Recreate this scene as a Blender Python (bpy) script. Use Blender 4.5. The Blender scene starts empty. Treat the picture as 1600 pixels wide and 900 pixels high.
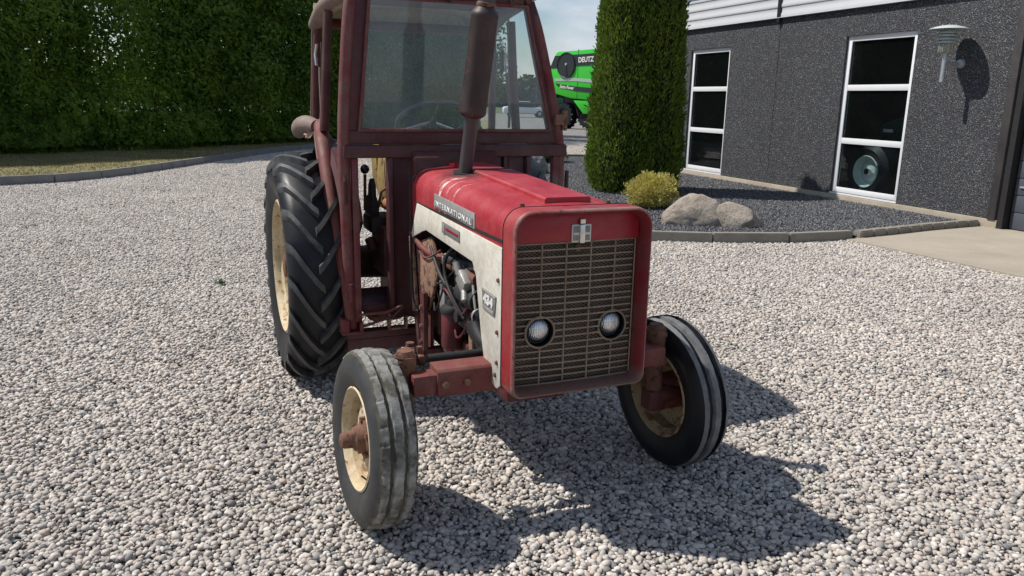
import bpy, bmesh, math, random
import numpy as np
from math import sin, cos, pi, radians, tan, atan2, sqrt, hypot
from mathutils import Vector, Matrix, noise
random.seed(7)
rng = np.random.default_rng(7)
S = bpy.context.scene
C = S.collection

# ------------------------------------------------------------------ camera
PITCH, ROLL, CH = radians(13.5), radians(1.1), 1.7
cam_d = bpy.data.cameras.new('camera')
cam = bpy.data.objects.new('camera', cam_d)
C.objects.link(cam)
f = Vector((0, cos(PITCH), -sin(PITCH)))
r = Vector((1, 0, 0))
u = r.cross(f)
r2 = r*cos(ROLL) + u*sin(ROLL)
u2 = -r*sin(ROLL) + u*cos(ROLL)
mw = Matrix((r2, u2, -f)).transposed().to_4x4()
mw.translation = Vector((0, 0, CH))
cam.matrix_world = mw
cam_d.sensor_width = 36
cam_d.lens = 1230/1600*36
cam_d.clip_end = 3000
S.camera = cam

# ------------------------------------------------------------------ light and sky
LD = Vector((0.70, -0.13, -1.0)).normalized()
sun_d = bpy.data.lights.new('sun', 'SUN')
sun_d.energy = 5.0
sun_d.angle = radians(0.55)
sun_d.color = (1.0, 0.955, 0.885)
sun = bpy.data.objects.new('sun', sun_d)
sun.rotation_euler = LD.to_track_quat('-Z', 'Y').to_euler()
sun.location = (-7, 3, 20)
C.objects.link(sun)
ELEV = math.asin(-LD.z)
AZ = atan2(-LD.x, -LD.y)
wd = bpy.data.worlds.new('World')
S.world = wd
wd.use_nodes = True
nt = wd.node_tree
nt.nodes.clear()
out = nt.nodes.new('ShaderNodeOutputWorld')
bg = nt.nodes.new('ShaderNodeBackground')
bg.inputs['Strength'].default_value = 0.10
sky = nt.nodes.new('ShaderNodeTexSky')
sky.sky_type = 'NISHITA'
sky.sun_disc = False
sky.sun_elevation = ELEV
sky.sun_rotation = AZ
sky.dust_density = 0.5
sky.ozone_density = 1.6
tc = nt.nodes.new('ShaderNodeTexCoord')
mp = nt.nodes.new('ShaderNodeMapping')
mp.inputs['Scale'].default_value = (1.0, 1.0, 2.6)
mp.inputs['Location'].default_value = (0.35, 0.1, 0.0)
n1 = nt.nodes.new('ShaderNodeTexNoise')
n1.inputs['Scale'].default_value = 3.2
n1.inputs['Detail'].default_value = 9
n1.inputs['Roughness'].default_value = 0.56
cr = nt.nodes.new('ShaderNodeValToRGB')
cr.color_ramp.elements[0].position = 0.50
cr.color_ramp.elements[0].color = (0.0, 0.0, 0.0, 1)
cr.color_ramp.elements[1].position = 0.68
cr.color_ramp.elements[1].color = (0.95, 0.95, 0.95, 1)
mx = nt.nodes.new('ShaderNodeMix')
mx.data_type = 'RGBA'
n2 = nt.nodes.new('ShaderNodeTexNoise')
n2.inputs['Scale'].default_value = 7.0
n2.inputs['Detail'].default_value = 7
cr2 = nt.nodes.new('ShaderNodeValToRGB')
cr2.color_ramp.elements[0].position = 0.35
cr2.color_ramp.elements[0].color = (6.2, 6.8, 7.8, 1)
cr2.color_ramp.elements[1].position = 0.7
cr2.color_ramp.elements[1].color = (9.4, 9.6, 10, 1)
L = nt.links.new
L(tc.outputs['Generated'], mp.inputs['Vector'])
L(mp.outputs['Vector'], n1.inputs['Vector'])
L(mp.outputs['Vector'], n2.inputs['Vector'])
L(n1.outputs['Fac'], cr.inputs['Fac'])
L(n2.outputs['Fac'], cr2.inputs['Fac'])
L(cr.outputs['Color'], mx.inputs['Factor'])
L(sky.outputs['Color'], mx.inputs['A'])
L(cr2.outputs['Color'], mx.inputs['B'])
L(mx.outputs['Result'], bg.inputs['Color'])
L(bg.outputs['Background'], out.inputs['Surface'])
S.view_settings.view_transform = 'Standard'
S.view_settings.look = 'None'
S.view_settings.exposure = 0.0
S.view_settings.gamma = 1.0
S.render.engine = 'CYCLES'
S.cycles.max_bounces = 8
S.cycles.transparent_max_bounces = 12

# ------------------------------------------------------------------ material helpers
class MT:
    """small node-graph builder"""
    def __init__(s, name):
        s.m = bpy.data.materials.new(name)
        s.m.use_nodes = True
        s.t = s.m.node_tree
        s.b = s.t.nodes['Principled BSDF']
        s.o = s.t.nodes['Material Output']
        s.tc = s.t.nodes.new('ShaderNodeTexCoord')
    def n(s, typ, **k):
        x = s.t.nodes.new(typ)
        for a, v in k.items():
            if a in x.inputs: x.inputs[a].default_value = v
            else: setattr(x, a, v)
        return x
    def l(s, a, b): s.t.links.new(a, b)
    def noise(s, scale, detail=5, rough=.55, vec=None, dist=0.0):
        x = s.n('ShaderNodeTexNoise')
        x.inputs['Scale'].default_value = scale
        x.inputs['Detail'].default_value = detail
        x.inputs['Roughness'].default_value = rough
        x.inputs['Distortion'].default_value = dist
        s.l(vec or s.tc.outputs['Object'], x.inputs['Vector'])
        return x.outputs['Fac']
    def ramp(s, fac, a, b, ca=(0, 0, 0), cb=(1, 1, 1), mode='LINEAR'):
        x = s.n('ShaderNodeValToRGB')
        x.color_ramp.interpolation = mode
        e = x.color_ramp.elements
        e[0].position = a; e[0].color = (*ca, 1)
        e[1].position = b; e[1].color = (*cb, 1)
        s.l(fac, x.inputs['Fac'])
        return x.outputs['Color']
    def mix(s, fac, a, b, blend='MIX'):
        x = s.n('ShaderNodeMix', data_type='RGBA', blend_type=blend)
        for i, v in (('Factor', fac), ('A', a), ('B', b)):
            if isinstance(v, (int, float)): x.inputs[i].default_value = v
            elif isinstance(v, tuple): x.inputs[i].default_value = (*v, 1) if len(v) == 3 else v
            else: s.l(v, x.inputs[i])
        return x.outputs['Result']
    def math(s, op, a, b=0.0, clamp=False):
        x = s.n('ShaderNodeMath', operation=op, use_clamp=clamp)
        for i, v in ((0, a), (1, b)):
            if isinstance(v, (int, float)): x.inputs[i].default_value = v
            else: s.l(v, x.inputs[i])
        return x.outputs[0]
    def mapv(s, scale=(1, 1, 1), loc=(0, 0, 0), rot=(0, 0, 0), src='Object'):
        x = s.n('ShaderNodeMapping')
        x.inputs['Scale'].default_value = scale
        x.inputs['Location'].default_value = loc
        x.inputs['Rotation'].default_value = rot
        s.l(s.tc.outputs[src], x.inputs['Vector'])
        return x.outputs['Vector']
    def bump(s, h, strength=.3, dist=.01):
        x = s.n('ShaderNodeBump')
        x.inputs['Strength'].default_value = strength
        x.inputs['Distance'].default_value = dist
        s.l(h, x.inputs['Height'])
        s.l(x.outputs['Normal'], s.b.inputs['Normal'])
    def set(s, color=None, rough=None, metal=None, spec=None, **k):
        for nm, v in (('Base Color', color), ('Roughness', rough), ('Metallic', metal), ('Specular IOR Level', spec)):
            if v is None: continue
            if isinstance(v, (int, float)): s.b.inputs[nm].default_value = v
            elif isinstance(v, tuple): s.b.inputs[nm].default_value = (*v, 1)
            else: s.l(v, s.b.inputs[nm])
        return s.m

def m_plain(name, col, rough=.5, metal=0., var=.25, scale=12, bump=.0):
    t = MT(name)
    nz = t.noise(scale)
    c = t.mix(nz, tuple(x*(1-var) for x in col), tuple(min(1, x*(1+var)) for x in col))
    t.set(c, rough, metal)
    if bump: t.bump(t.noise(scale*6), bump, .004)
    return t.m

def m_paint(name, base, faded, rust=(.10, .035, .015), chip=.62, dirt=(.16, .12, .09), dirt_amt=.35, rough=.42, bump=.15, seed=0., low=None):
    """old paint: faded patches, dull dirt, rust chips"""
    t = MT(name)
    v = t.mapv(loc=(seed, seed*1.7, -seed))
    c = t.mix(t.ramp(t.noise(3.1, 6, .6, v), .38, .66), base, faded)
    c = t.mix(t.math('MULTIPLY', t.ramp(t.noise(7.0, 9, .7, v), .45, .72), dirt_amt), c, dirt)
    c = t.mix(1.0, c, t.ramp(t.noise(48, 7, .75, v), .3, .7, (.78, .78, .78), (1.14, 1.14, 1.14)), 'MULTIPLY')
    vs = t.mapv(scale=(6, 6, .9), loc=(seed, 0, 0))
    c = t.mix(t.math('MULTIPLY', t.ramp(t.noise(5, 5, .6, vs), .55, .75), dirt_amt*.8), c, dirt)
    if low:     # dust and rust gathered along the bottom
        sz = t.n('ShaderNodeSeparateXYZ'); t.l(t.tc.outputs['Object'], sz.inputs[0])
        zf = t.math('ADD', sz.outputs[2], t.math('MULTIPLY', t.noise(9, 6, .7, v), .07))
        c = t.mix(t.math('MULTIPLY', t.ramp(zf, low, low+.05, (1, 1, 1), (0, 0, 0)), .8), c, t.mix(t.noise(40, 5, .7, v), (.09, .05, .04), (.24, .16, .12)))
    ch = t.ramp(t.noise(21, 8, .72, v), chip, chip+.035)
    c = t.mix(ch, c, rust)
    sp = t.ramp(t.noise(90, 3, .6, v), .68, .72)
    c = t.mix(t.math('MULTIPLY', sp, .7), c, tuple(x*.6 for x in rust))
    rg = t.ramp(t.noise(9, 5, .6, v), .3, .75, (rough-.1,)*3, (rough+.25,)*3)
    t.set(c, rg)
    t.bump(t.math('ADD', t.noise(14, 6, .6, v), t.math('MULTIPLY', ch, -.4)), bump, .006)
    return t.m

M = {}
# hood red with white drips by the muffler pipe, grime round it
def m_hood():
    t = MT('hood_red')
    v = t.mapv()
    c = t.mix(t.ramp(t.noise(2.3, 6, .6, v), .36, .66), (.33, .010, .022), (.43, .050, .062))
    c = t.mix(t.math('MULTIPLY', t.ramp(t.noise(9, 9, .7, v), .48, .75), .35), c, (.50, .13, .12))
    c = t.mix(1.0, c, t.ramp(t.noise(42, 8, .78, v), .3, .7, (.76, .74, .74), (1.14, 1.16, 1.16)), 'MULTIPLY')
    sx = t.n('ShaderNodeSeparateXYZ'); t.l(t.tc.outputs['Object'], sx.inputs[0])
    X, Y, Z = sx.outputs
    # grime patch round the pipe
    dx = t.math('ABSOLUTE', t.math('ADD', X, .78)); dy = t.math('ABSOLUTE', t.math('ADD', Y, .12))
    d = t.math('ADD', t.math('MULTIPLY', dx, 1.0), t.math('MULTIPLY', dy, 1.6))
    d = t.math('ADD', d, t.math('MULTIPLY', t.noise(11, 6, .7, v), .22))
    c = t.mix(t.math('MULTIPLY', t.ramp(d, .16, .38, (1, 1, 1), (0, 0, 0)), .85), c, (.045, .03, .028))
    # white drips running over the shoulder and down the side
    w = t.mapv(scale=(1, .12, .12))
    dr = t.ramp(t.noise(26, 4, .7, w, .3), .56, .60)
    near = t.ramp(t.math('ABSOLUTE', t.math('ADD', X, .60)), .06, .17, (1, 1, 1), (0, 0, 0))
    onsh = t.ramp(t.math('ABSOLUTE', t.math('ADD', Y, .235)), .03, .10, (1, 1, 1), (0, 0, 0))
    brk = t.ramp(t.noise(30, 6, .75, v), .40, .52)
    c = t.mix(t.math('MULTIPLY', t.math('MULTIPLY', dr, near), t.math('MULTIPLY', onsh, brk)), c, (.75, .70, .66))
    # rust chips
    ch = t.ramp(t.noise(24, 9, .75, v), .63, .655)
    c = t.mix(ch, c, (.07, .03, .02))
    t.set(c, t.ramp(t.noise(8, 5, .6, v), .3, .7, (.34,)*3, (.58,)*3))
    t.bump(t.noise(5, 7, .62, v), .32, .014)
    return t.m
M['hood'] = m_hood()
M['red'] = m_paint('bezel_red', (.29, .010, .018), (.36, .04, .045), chip=.615, dirt_amt=.45, rough=.42, seed=3, low=.60)
M['redworn'] = m_paint('red_worn_edge', (.24, .022, .026), (.36, .20, .17), rust=(.09, .05, .04), chip=.58, dirt=(.26, .18, .15), dirt_amt=.7, rough=.5, seed=8, low=.63)
M['redshade'] = m_paint('bezel_inner_shaded_red', (.20, .010, .016), (.20, .025, .028), rust=(.06, .03, .025), chip=.62, dirt=(.12, .08, .065), dirt_amt=.6, rough=.5, seed=12, low=.635)  # same bezel paint, shade of the inner faces painted in as darker red
M['recess'] = m_paint('recess_red', (.28, .005, .016), (.31, .012, .024), chip=.72, dirt_amt=.12, rough=.35, seed=5)
M['maroon'] = m_paint('cab_maroon', (.062, .009, .013), (.082, .022, .024), chip=.65, dirt=(.085, .06, .055), dirt_amt=.45, rough=.5, seed=1)
M['maroondust'] = m_paint('cab_dusty_maroon', (.155, .014, .021), (.17, .060, .056), chip=.66, dirt=(.17, .125, .105), dirt_amt=.7, rough=.6, seed=2)
M['darkred'] = m_paint('frame_dark_red', (.085, .010, .014), (.07, .022, .02), chip=.60, dirt=(.13, .07, .05), dirt_amt=.6, rough=.6, seed=4)
M['axle'] = m_paint('axle_red', (.14, .018, .018), (.17, .05, .04), chip=.60, dirt=(.19, .10, .07), dirt_amt=.6, rough=.6, seed=6)
M['rust'] = m_paint('rusty_iron', (.13, .055, .035), (.22, .11, .07), rust=(.06, .025, .015), chip=.55, dirt=(.10, .05, .035), dirt_amt=.5, rough=.8, bump=.4, seed=7)
M['cream'] = m_paint('panel_cream_white', (.66, .62, .52), (.72, .70, .62), rust=(.20, .10, .05), chip=.705, dirt=(.42, .33, .22), dirt_amt=.38, rough=.45, bump=.06, seed=9)
M['rim'] = m_paint('rim_cream', (.55, .45, .28), (.68, .60, .43), rust=(.24, .12, .05), chip=.57, dirt=(.36, .22, .11), dirt_amt=.7, rough=.65, seed=11)
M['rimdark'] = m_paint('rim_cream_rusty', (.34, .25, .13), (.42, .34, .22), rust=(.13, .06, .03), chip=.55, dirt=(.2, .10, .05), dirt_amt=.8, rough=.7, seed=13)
M['muffler'] = m_paint('muffler_brown', (.020, .014, .015), (.042, .024, .022), rust=(.12, .045, .025), chip=.59, dirt=(.075, .038, .032), dirt_amt=.45, rough=.42, bump=.25, seed=14)
M['pipe'] = m_plain('exhaust_pipe_grey', (.06, .052, .055), .5, 0, .3, 14, .2)
M['canvas'] = m_paint('cream_canvas', (.60, .54, .38), (.70, .66, .55), rust=(.25, .2, .12), chip=.72, dirt=(.35, .28, .2), dirt_amt=.4, rough=.8, seed=15)
M['roofdust'] = m_paint('dusty_brown_tube', (.20, .145, .12), (.27, .205, .17), rust=(.12, .05, .04), chip=.66, dirt=(.18, .10, .08), dirt_amt=.4, rough=.7, seed=16)
M['black'] = m_plain('black_grime', (.018, .017, .018), .6, 0, .5, 20, .3)
M['blackgloss'] = m_plain('black_gloss', (.01, .01, .012), .15)
M['engine'] = m_paint('engine_block', (.028, .017, .016), (.055, .035, .03), rust=(.09, .04, .025), chip=.6, dirt=(.03, .025, .022), dirt_amt=.6, rough=.65, bump=.4, seed=17)
M['enginered'] = m_paint('engine_red', (.16, .014, .02), (.12, .03, .03), rust=(.03, .02, .02), chip=.55, dirt=(.04, .03, .03), dirt_amt=.7, rough=.5, seed=18)
M['rustplate'] = m_paint('rusty_plate', (.24, .12, .07), (.30, .17, .11), rust=(.07, .04, .035), chip=.52, dirt=(.12, .06, .04), dirt_amt=.6, rough=.85, bump=.4, seed=19)
M['alu'] = m_plain('dull_aluminium', (.42, .41, .39), .45, .6, .3, 30, .3)
M['chrome'] = m_plain('worn_chrome', (.62, .61, .60), .25, .9, .2, 40, .1)
M['plate'] = m_plain('badge_silver', (.50, .49, .47), .35, .5, .25, 30)
M['letter'] = m_plain('badge_letters', (.80, .79, .76), .4, .1, .08)
M['letterdark'] = m_plain('badge_dark', (.22, .21, .20), .5, .2, .2)
M['white'] = m_plain('white_lacquer', (.80, .80, .80), .35, 0, .03)
M['foam'] = m_paint('old_yellow_seat', (.30, .20, .06), (.40, .29, .12), rust=(.10, .05, .02), chip=.58, dirt=(.12, .08, .03), dirt_amt=.5, rough=.85, seed=20)
M['orange'] = m_plain('orange_rust', (.36, .13, .05), .7, 0, .5, 25, .3)

def m_grillemesh():
    t = MT('grille_mesh')
    sx = t.n('ShaderNodeSeparateXYZ'); t.l(t.tc.outputs['Object'], sx.inputs[0])
    a = t.math('ADD', t.math('MULTIPLY', sx.outputs[1], 300), t.math('MULTIPLY', sx.outputs[2], 520))
    b = t.math('SUBTRACT', t.math('MULTIPLY', sx.outputs[1], 300), t.math('MULTIPLY', sx.outputs[2], 520))
    h = t.math('MAXIMUM', t.math('SINE', a), t.math('SINE', b))
    fac = t.ramp(h, .25, .9)
    dirt = t.ramp(t.noise(7, 7, .7), .35, .7)
    hi = t.mix(dirt, (.11, .070, .048), (.21, .145, .105))
    t.set(t.mix(fac, (.010, .008, .008), hi), .7)
    t.bump(h, .5, .002)
    return t.m
M['mesh'] = m_grillemesh()
M['bar'] = m_paint('grille_bar_brown', (.21, .14, .095), (.31, .23, .165), rust=(.05, .03, .02), chip=.6, dirt=(.28, .24, .18), dirt_amt=.6, rough=.6, seed=21)

def m_rubber(name, base, worn, scale=9, amt=.6, rough=.6, bump=.3):
    t = MT(name)
    fac = t.math('MULTIPLY', t.ramp(t.noise(scale, 8, .65), .38, .66), amt)
    c = t.mix(fac, base, worn)
    c = t.mix(t.math('MULTIPLY', t.ramp(t.noise(scale*6, 6, .7), .58, .7), .5), c, tuple(x*.5 for x in base))
    t.set(c, t.ramp(t.noise(scale, 4), .3, .7, (rough-.12,)*3, (rough+.15,)*3))
    t.bump(t.noise(scale*5, 6, .7), bump, .004)
    return t.m
M['rub_side'] = m_rubber('tyre_sidewall', (.022, .023, .025), (.060, .060, .058), 7, .6, .55, .15)
M['rub_groove'] = m_rubber('tyre_groove_mossy', (.045, .040, .028), (.13, .115, .075), 10, .8, .85)
M['rub_rib'] = m_rubber('tyre_worn_rib', (.075, .070, .055), (.36, .36, .345), 15, .9, .8, .7)
M['rub_rib2'] = m_rubber('tyre_rib_grey', (.10, .105, .11), (.21, .215, .22), 14, .9, .75, .3)
M['rub_dark'] = m_rubber('tyre_dark', (.006, .007, .010), (.015, .016, .019), 6, .8, .45, .1)
M['rub_dark'].node_tree.nodes['Principled BSDF'].inputs['Specular IOR Level'].default_value = .35
M['rub_lug'] = m_rubber('lug_worn_top', (.035, .036, .038), (.12, .12, .12), 16, .75, .55, .3)

def m_glass(name, tint=(.86, .90, .90), dust=.12, dustcol=(.55, .58, .58), rough=.0, streak=True, ior=1.5, gain=1.0):
    t = MT(name)
    t.t.nodes.remove(t.b)
    tr = t.n('ShaderNodeBsdfTransparent'); tr.inputs['Color'].default_value = (*tint, 1)
    gl = t.n('ShaderNodeBsdfGlossy'); gl.inputs['Roughness'].default_value = rough
    df = t.n('ShaderNodeBsdfDiffuse'); df.inputs['Color'].default_value = (*dustcol, 1)
    fr = t.n('ShaderNodeFresnel'); gg = t.n('ShaderNodeNewGeometry')
    t.l(t.math('ADD', ior, t.math('MULTIPLY', gg.outputs['Backfacing'], 1/ior-ior)), fr.inputs['IOR'])
    fr2 = t.math('MULTIPLY', fr.outputs[0], gain, True)
    m1 = t.n('ShaderNodeMixShader')
    t.l(fr2, m1.inputs[0]); t.l(tr.outputs[0], m1.inputs[1]); t.l(gl.outputs[0], m1.inputs[2])
    m2 = t.n('ShaderNodeMixShader')
    d = t.ramp(t.noise(4, 7, .65), .25, .8, (dust*.6,)*3, (dust*1.4,)*3)
    if streak:
        vs = t.mapv(scale=(1, 1.2, .35), rot=(.6, 0, 0))
        d = t.math('ADD', d, t.math('MULTIPLY', t.ramp(t.noise(14, 6, .7, vs), .55, .85), dust*.6))
    t.l(d, m2.inputs[0]); t.l(m1.outputs[0], m2.inputs[1]); t.l(df.outputs[0], m2.inputs[2])
    t.l(m2.outputs[0], t.o.inputs['Surface'])
    return t.m
M['windscreen'] = m_glass('dusty_windscreen', (.93, .965, .97), .115, (.46, .55, .61), gain=1.0)
M['winglass'] = m_glass('window_glass', (.80, .85, .86), .006, (.4, .45, .48), streak=False)

def m_lens():
    t = MT('headlight_lens')
    sx = t.n('ShaderNodeSeparateXYZ'); t.l(t.tc.outputs['Object'], sx.inputs[0])
    h = t.math('SINE', t.math('MULTIPLY', sx.outputs[1], 900))
    t.set(t.mix(t.ramp(h, .2, .9), (.50, .52, .55), (.80, .82, .84)), .16, .75)
    t.bump(h, .35, .002)
    return t.m
M['lens'] = m_lens()

def m_leaf(name, dark, light, tip=None, scale=1.2, transl=.35, rough=.5):
    t = MT(name)
    g = t.n('ShaderNodeNewGeometry')
    c = t.mix(g.outputs['Random Per Island'], dark, light)
    c = t.mix(t.ramp(t.noise(scale, 5, .65), .38, .64), c, tip or light)
    c = t.mix(.3, c, t.mix(g.outputs['Random Per Island'], dark, light))
    t.set(c, rough, spec=.15)
    tl = t.n('ShaderNodeBsdfTranslucent')
    t.l(t.mix(.5, c, light), tl.inputs['Color'])
    ms = t.n('ShaderNodeMixShader'); ms.inputs[0].default_value = transl
    t.l(t.b.outputs[0], ms.inputs[1]); t.l(tl.outputs[0], ms.inputs[2])
    t.l(ms.outputs[0], t.o.inputs['Surface'])
    return t.m
M['hedgeleaf'] = m_leaf('hedge_leaf', (.038, .082, .018), (.14, .25, .034), (.24, .36, .05), .9, .38)
M['treeleaf'] = m_leaf('tree_leaf', (.034, .075, .018), (.11, .20, .030), (.18, .27, .045), .8, .35)
M['thuja'] = m_leaf('thuja_spray', (.035, .075, .014), (.16, .25, .035), (.24, .30, .045), 2.6, .25)
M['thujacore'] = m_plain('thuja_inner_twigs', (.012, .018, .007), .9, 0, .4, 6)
M['gold'] = m_leaf('golden_leaf', (.30, .28, .06), (.68, .60, .18), (.78, .70, .28), 6, .2)
M['dwarfgreen'] = m_leaf('dwarf_conifer_leaf', (.03, .07, .02), (.07, .13, .04), None, 3, .15)
M['bark'] = m_plain('bark', (.07, .055, .04), .9, 0, .4, 14, .5)
M['weed'] = m_leaf('weed_leaf', (.05, .12, .02), (.10, .20, .04), None, 6, .2)

def m_stone_rand(name, stops, rough=.75, attr=None):
    t = MT(name)
    cr = t.n('ShaderNodeValToRGB')
    cr.color_ramp.interpolation = 'LINEAR'
    while len(cr.color_ramp.elements) < len(stops): cr.color_ramp.elements.new(.5)
    for e, (p, c) in zip(cr.color_ramp.elements, stops):
        e.position = p; e.color = (*c, 1)
    if attr:
        a = t.n('ShaderNodeAttribute', attribute_name=attr); t.l(a.outputs['Fac'], cr.inputs['Fac'])
    else:
        oi = t.n('ShaderNodeObjectInfo'); t.l(oi.outputs['Random'], cr.inputs['Fac'])
    sp = t.noise(90, 5, .7)
    c = t.mix(1.0, cr.outputs['Color'], t.ramp(sp, .35, .7, (.85,)*3, (1.12,)*3), 'MULTIPLY')
    # broad tone changes over the yard, in world space
    gm = t.n('ShaderNodeNewGeometry')
    nz = t.n('ShaderNodeTexNoise'); nz.inputs['Scale'].default_value = .55; nz.inputs['Detail'].default_value = 4
    t.l(gm.outputs['Position'], nz.inputs['Vector'])
    c = t.mix(1.0, c, t.ramp(nz.outputs['Fac'], .3, .7, (.93, .90, .865), (1.13, 1.10, 1.06)), 'MULTIPLY')
    t.set(c, rough)
    t.bump(sp, .2, .002)
    return t.m
PEB = [(0, (.17, .17, .175)), (.10, (.28, .27, .265)), (.26, (.41, .38, .35)), (.42, (.49, .45, .41)), (.56, (.56, .525, .48)), (.68, (.42, .41, .40)), (.80, (.51, .43, .375)), (.90, (.59, .56, .52)), (1, (.67, .645, .615))]
M['pebble'] = m_stone_rand('pebble', PEB, .75, 'tone')
M['chip'] = m_stone_rand('dark_chipping', [(0, (.045, .048, .055)), (.5, (.085, .09, .10)), (.85, (.13, .135, .15)), (1, (.26, .27, .29))], .7)

def m_gravel_sheet():
    t = MT('gravel_sheet')
    g = t.n('ShaderNodeNewGeometry')
    vo = t.n('ShaderNodeTexVoronoi'); vo.inputs['Scale'].default_value = 34
    t.l(g.outputs['Position'], vo.inputs['Vector'])
    sp = t.n('ShaderNodeSeparateColor'); t.l(vo.outputs['Color'], sp.inputs[0])
    cr = t.n('ShaderNodeValToRGB')
    while len(cr.color_ramp.elements) < len(PEB): cr.color_ramp.elements.new(.5)
    for e, (p, c) in zip(cr.color_ramp.elements, PEB):
        e.position = p; e.color = (*(x*.95 for x in c), 1)
    t.l(sp.outputs[0], cr.inputs['Fac'])
    c = t.mix(t.ramp(vo.outputs['Distance'], .25, .65), cr.outputs['Color'], (.10, .095, .09))
    t.set(c, .85)
    t.bump(t.math('MULTIPLY', vo.outputs['Distance'], -1), .8, .02)
    return t.m
M['gsheet'] = m_gravel_sheet()
M['earth'] = m_plain('dark_soil', (.05, .048, .05), .9, 0, .4, 3, .3)

def m_grass():
    t = MT('lawn')
    c = t.mix(t.ramp(t.noise(.9, 6, .6), .35, .65), (.17, .16, .06), (.36, .29, .16))
    c = t.mix(t.ramp(t.noise(14, 6, .7), .4, .7), c, (.07, .09, .03))
    t.set(c, .9); t.bump(t.noise(30, 6, .7), .6, .03)
    return t.m
M['lawn'] = m_grass()
M['blade'] = m_leaf('grass_blade', (.12, .14, .04), (.34, .29, .13), (.42, .34, .17), .8, .25)

def m_concrete(name, a, b, sc=5, speck=.5):
    t = MT(name)
    c = t.mix(t.ramp(t.noise(sc, 8, .65), .3, .7), a, b)
    c = t.mix(t.math('MULTIPLY', t.ramp(t.noise(60, 5, .7), .5, .68), speck), c, tuple(x*.55 for x in a))
    t.set(c, .85); t.bump(t.noise(45, 8, .7), .35, .01)
    return t.m
M['slab'] = m_concrete('sandy_concrete', (.33, .285, .225), (.42, .37, .30), 1.3, .35)
M['kerb'] = m_concrete('kerb_concrete', (.22, .20, .165), (.30, .275, .235), 4)
M['kerbgrey'] = m_concrete('kerb_grey', (.16, .165, .165), (.24, .24, .235), 4)
M['plinth'] = m_concrete('plinth_concrete', (.36, .30, .23), (.46, .40, .32), 4)

def m_pebbledash():
    t = MT('exposed_aggregate')
    vo = t.n('ShaderNodeTexVoronoi'); vo.inputs['Scale'].default_value = 78; vo.inputs['Randomness'].default_value = 1
    t.l(t.tc.outputs['Object'], vo.inputs['Vector'])
    sp = t.n('ShaderNodeSeparateColor'); t.l(vo.outputs['Color'], sp.inputs[0])
    cr = t.n('ShaderNodeValToRGB')
    st = [(0, (.020, .021, .025)), (.45, (.042, .044, .052)), (.74, (.085, .088, .10)), (.92, (.15, .155, .17)), (1, (.32, .32, .33))]
    while len(cr.color_ramp.elements) < len(st): cr.color_ramp.elements.new(.5)
    for e, (p, c) in zip(cr.color_ramp.elements, st):
        e.position = p; e.color = (*c, 1)
    t.l(sp.outputs[0], cr.inputs['Fac'])
    c = t.mix(t.ramp(vo.outputs['Distance'], .35, .7), cr.outputs['Color'], (.02, .02, .022))
    c = t.mix(1.0, c, t.ramp(t.noise(1.1, 6, .6), .3, .7, (1.05, 1.05, 1.06), (1.42, 1.42, 1.40)), 'MULTIPLY')
    t.set(c, .7)
    t.bump(t.math('MULTIPLY', vo.outputs['Distance'], -1), .9, .012)
    return t.m
M['dash'] = m_pebbledash()
M['siding'] = m_plain('white_siding', (.60, .615, .63), .5, 0, .05, 3)
M['darkwood'] = m_paint('dark_post_paint', (.028, .026, .028), (.05, .045, .045), rust=(.09, .075, .065), chip=.66, dirt=(.07, .06, .055), dirt_amt=.5, rough=.7, seed=31)
M['doorgrey'] = m_plain('garage_grey', (.072, .080, .098), .5, 0, .08, 4)
M['frame_white'] = m_plain('window_white', (.80, .81, .82), .35, 0, .03, 5)
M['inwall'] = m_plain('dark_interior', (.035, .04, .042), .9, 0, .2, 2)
M['galv'] = m_plain('galvanised_steel', (.40, .44, .46), .5, .45, .2, 25, .1)
M['lampgrey'] = m_plain('lamp_grey_green', (.50, .55, .54), .45, .1, .12, 12)
M['acryl'] = m_glass('lamp_clear_cover', (.8, .8, .76), .35, (.5, .46, .38))
M['boulder'] = None
def m_boulder():
    t = MT('boulder')
    c = t.mix(t.ramp(t.noise(3.5, 8, .65), .32, .68), (.42, .35, .28), (.64, .56, .47))
    c = t.mix(t.math('MULTIPLY', t.ramp(t.noise(50, 5, .7), .52, .65), .6), c, (.13, .11, .10))
    c = t.mix(t.math('MULTIPLY', t.ramp(t.noise(8, 6, .7), .55, .7), .5), c, (.30, .16, .10))
    t.set(c, .85); t.bump(t.noise(8, 13, .78), 1.0, .09)
    return t.m
M['boulder'] = m_boulder()
M['greystone'] = m_concrete('grey_boulder', (.20, .20, .21), (.30, .30, .31), 5)
M['green'] = m_plain('harvester_green', (.04, .50, .035), .3, 0, .04, 2)
M['hblack'] = m_plain('harvester_dark', (.018, .022, .028), .4, 0, .2, 2)
M['hsilver'] = m_plain('harvester_silver', (.45, .48, .50), .4, .3, .1, 3)
M['dgreen'] = m_plain('tractor_green', (.02, .10, .035), .4, 0, .1, 3)
M['yellow'] = m_plain('wheel_yellow', (.42, .34, .04), .5, 0, .1, 3)
M['carwhite'] = m_plain('car_white', (.75, .76, .78), .25, 0, .04, 3)
M['far_field'] = m_plain('far_field', (.085, .12, .045), .95, 0, .3, .02)
M['far_wood'] = m_leaf('far_wood_leaf', (.02, .045, .02), (.05, .09, .035), None, .05, .1)

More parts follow.
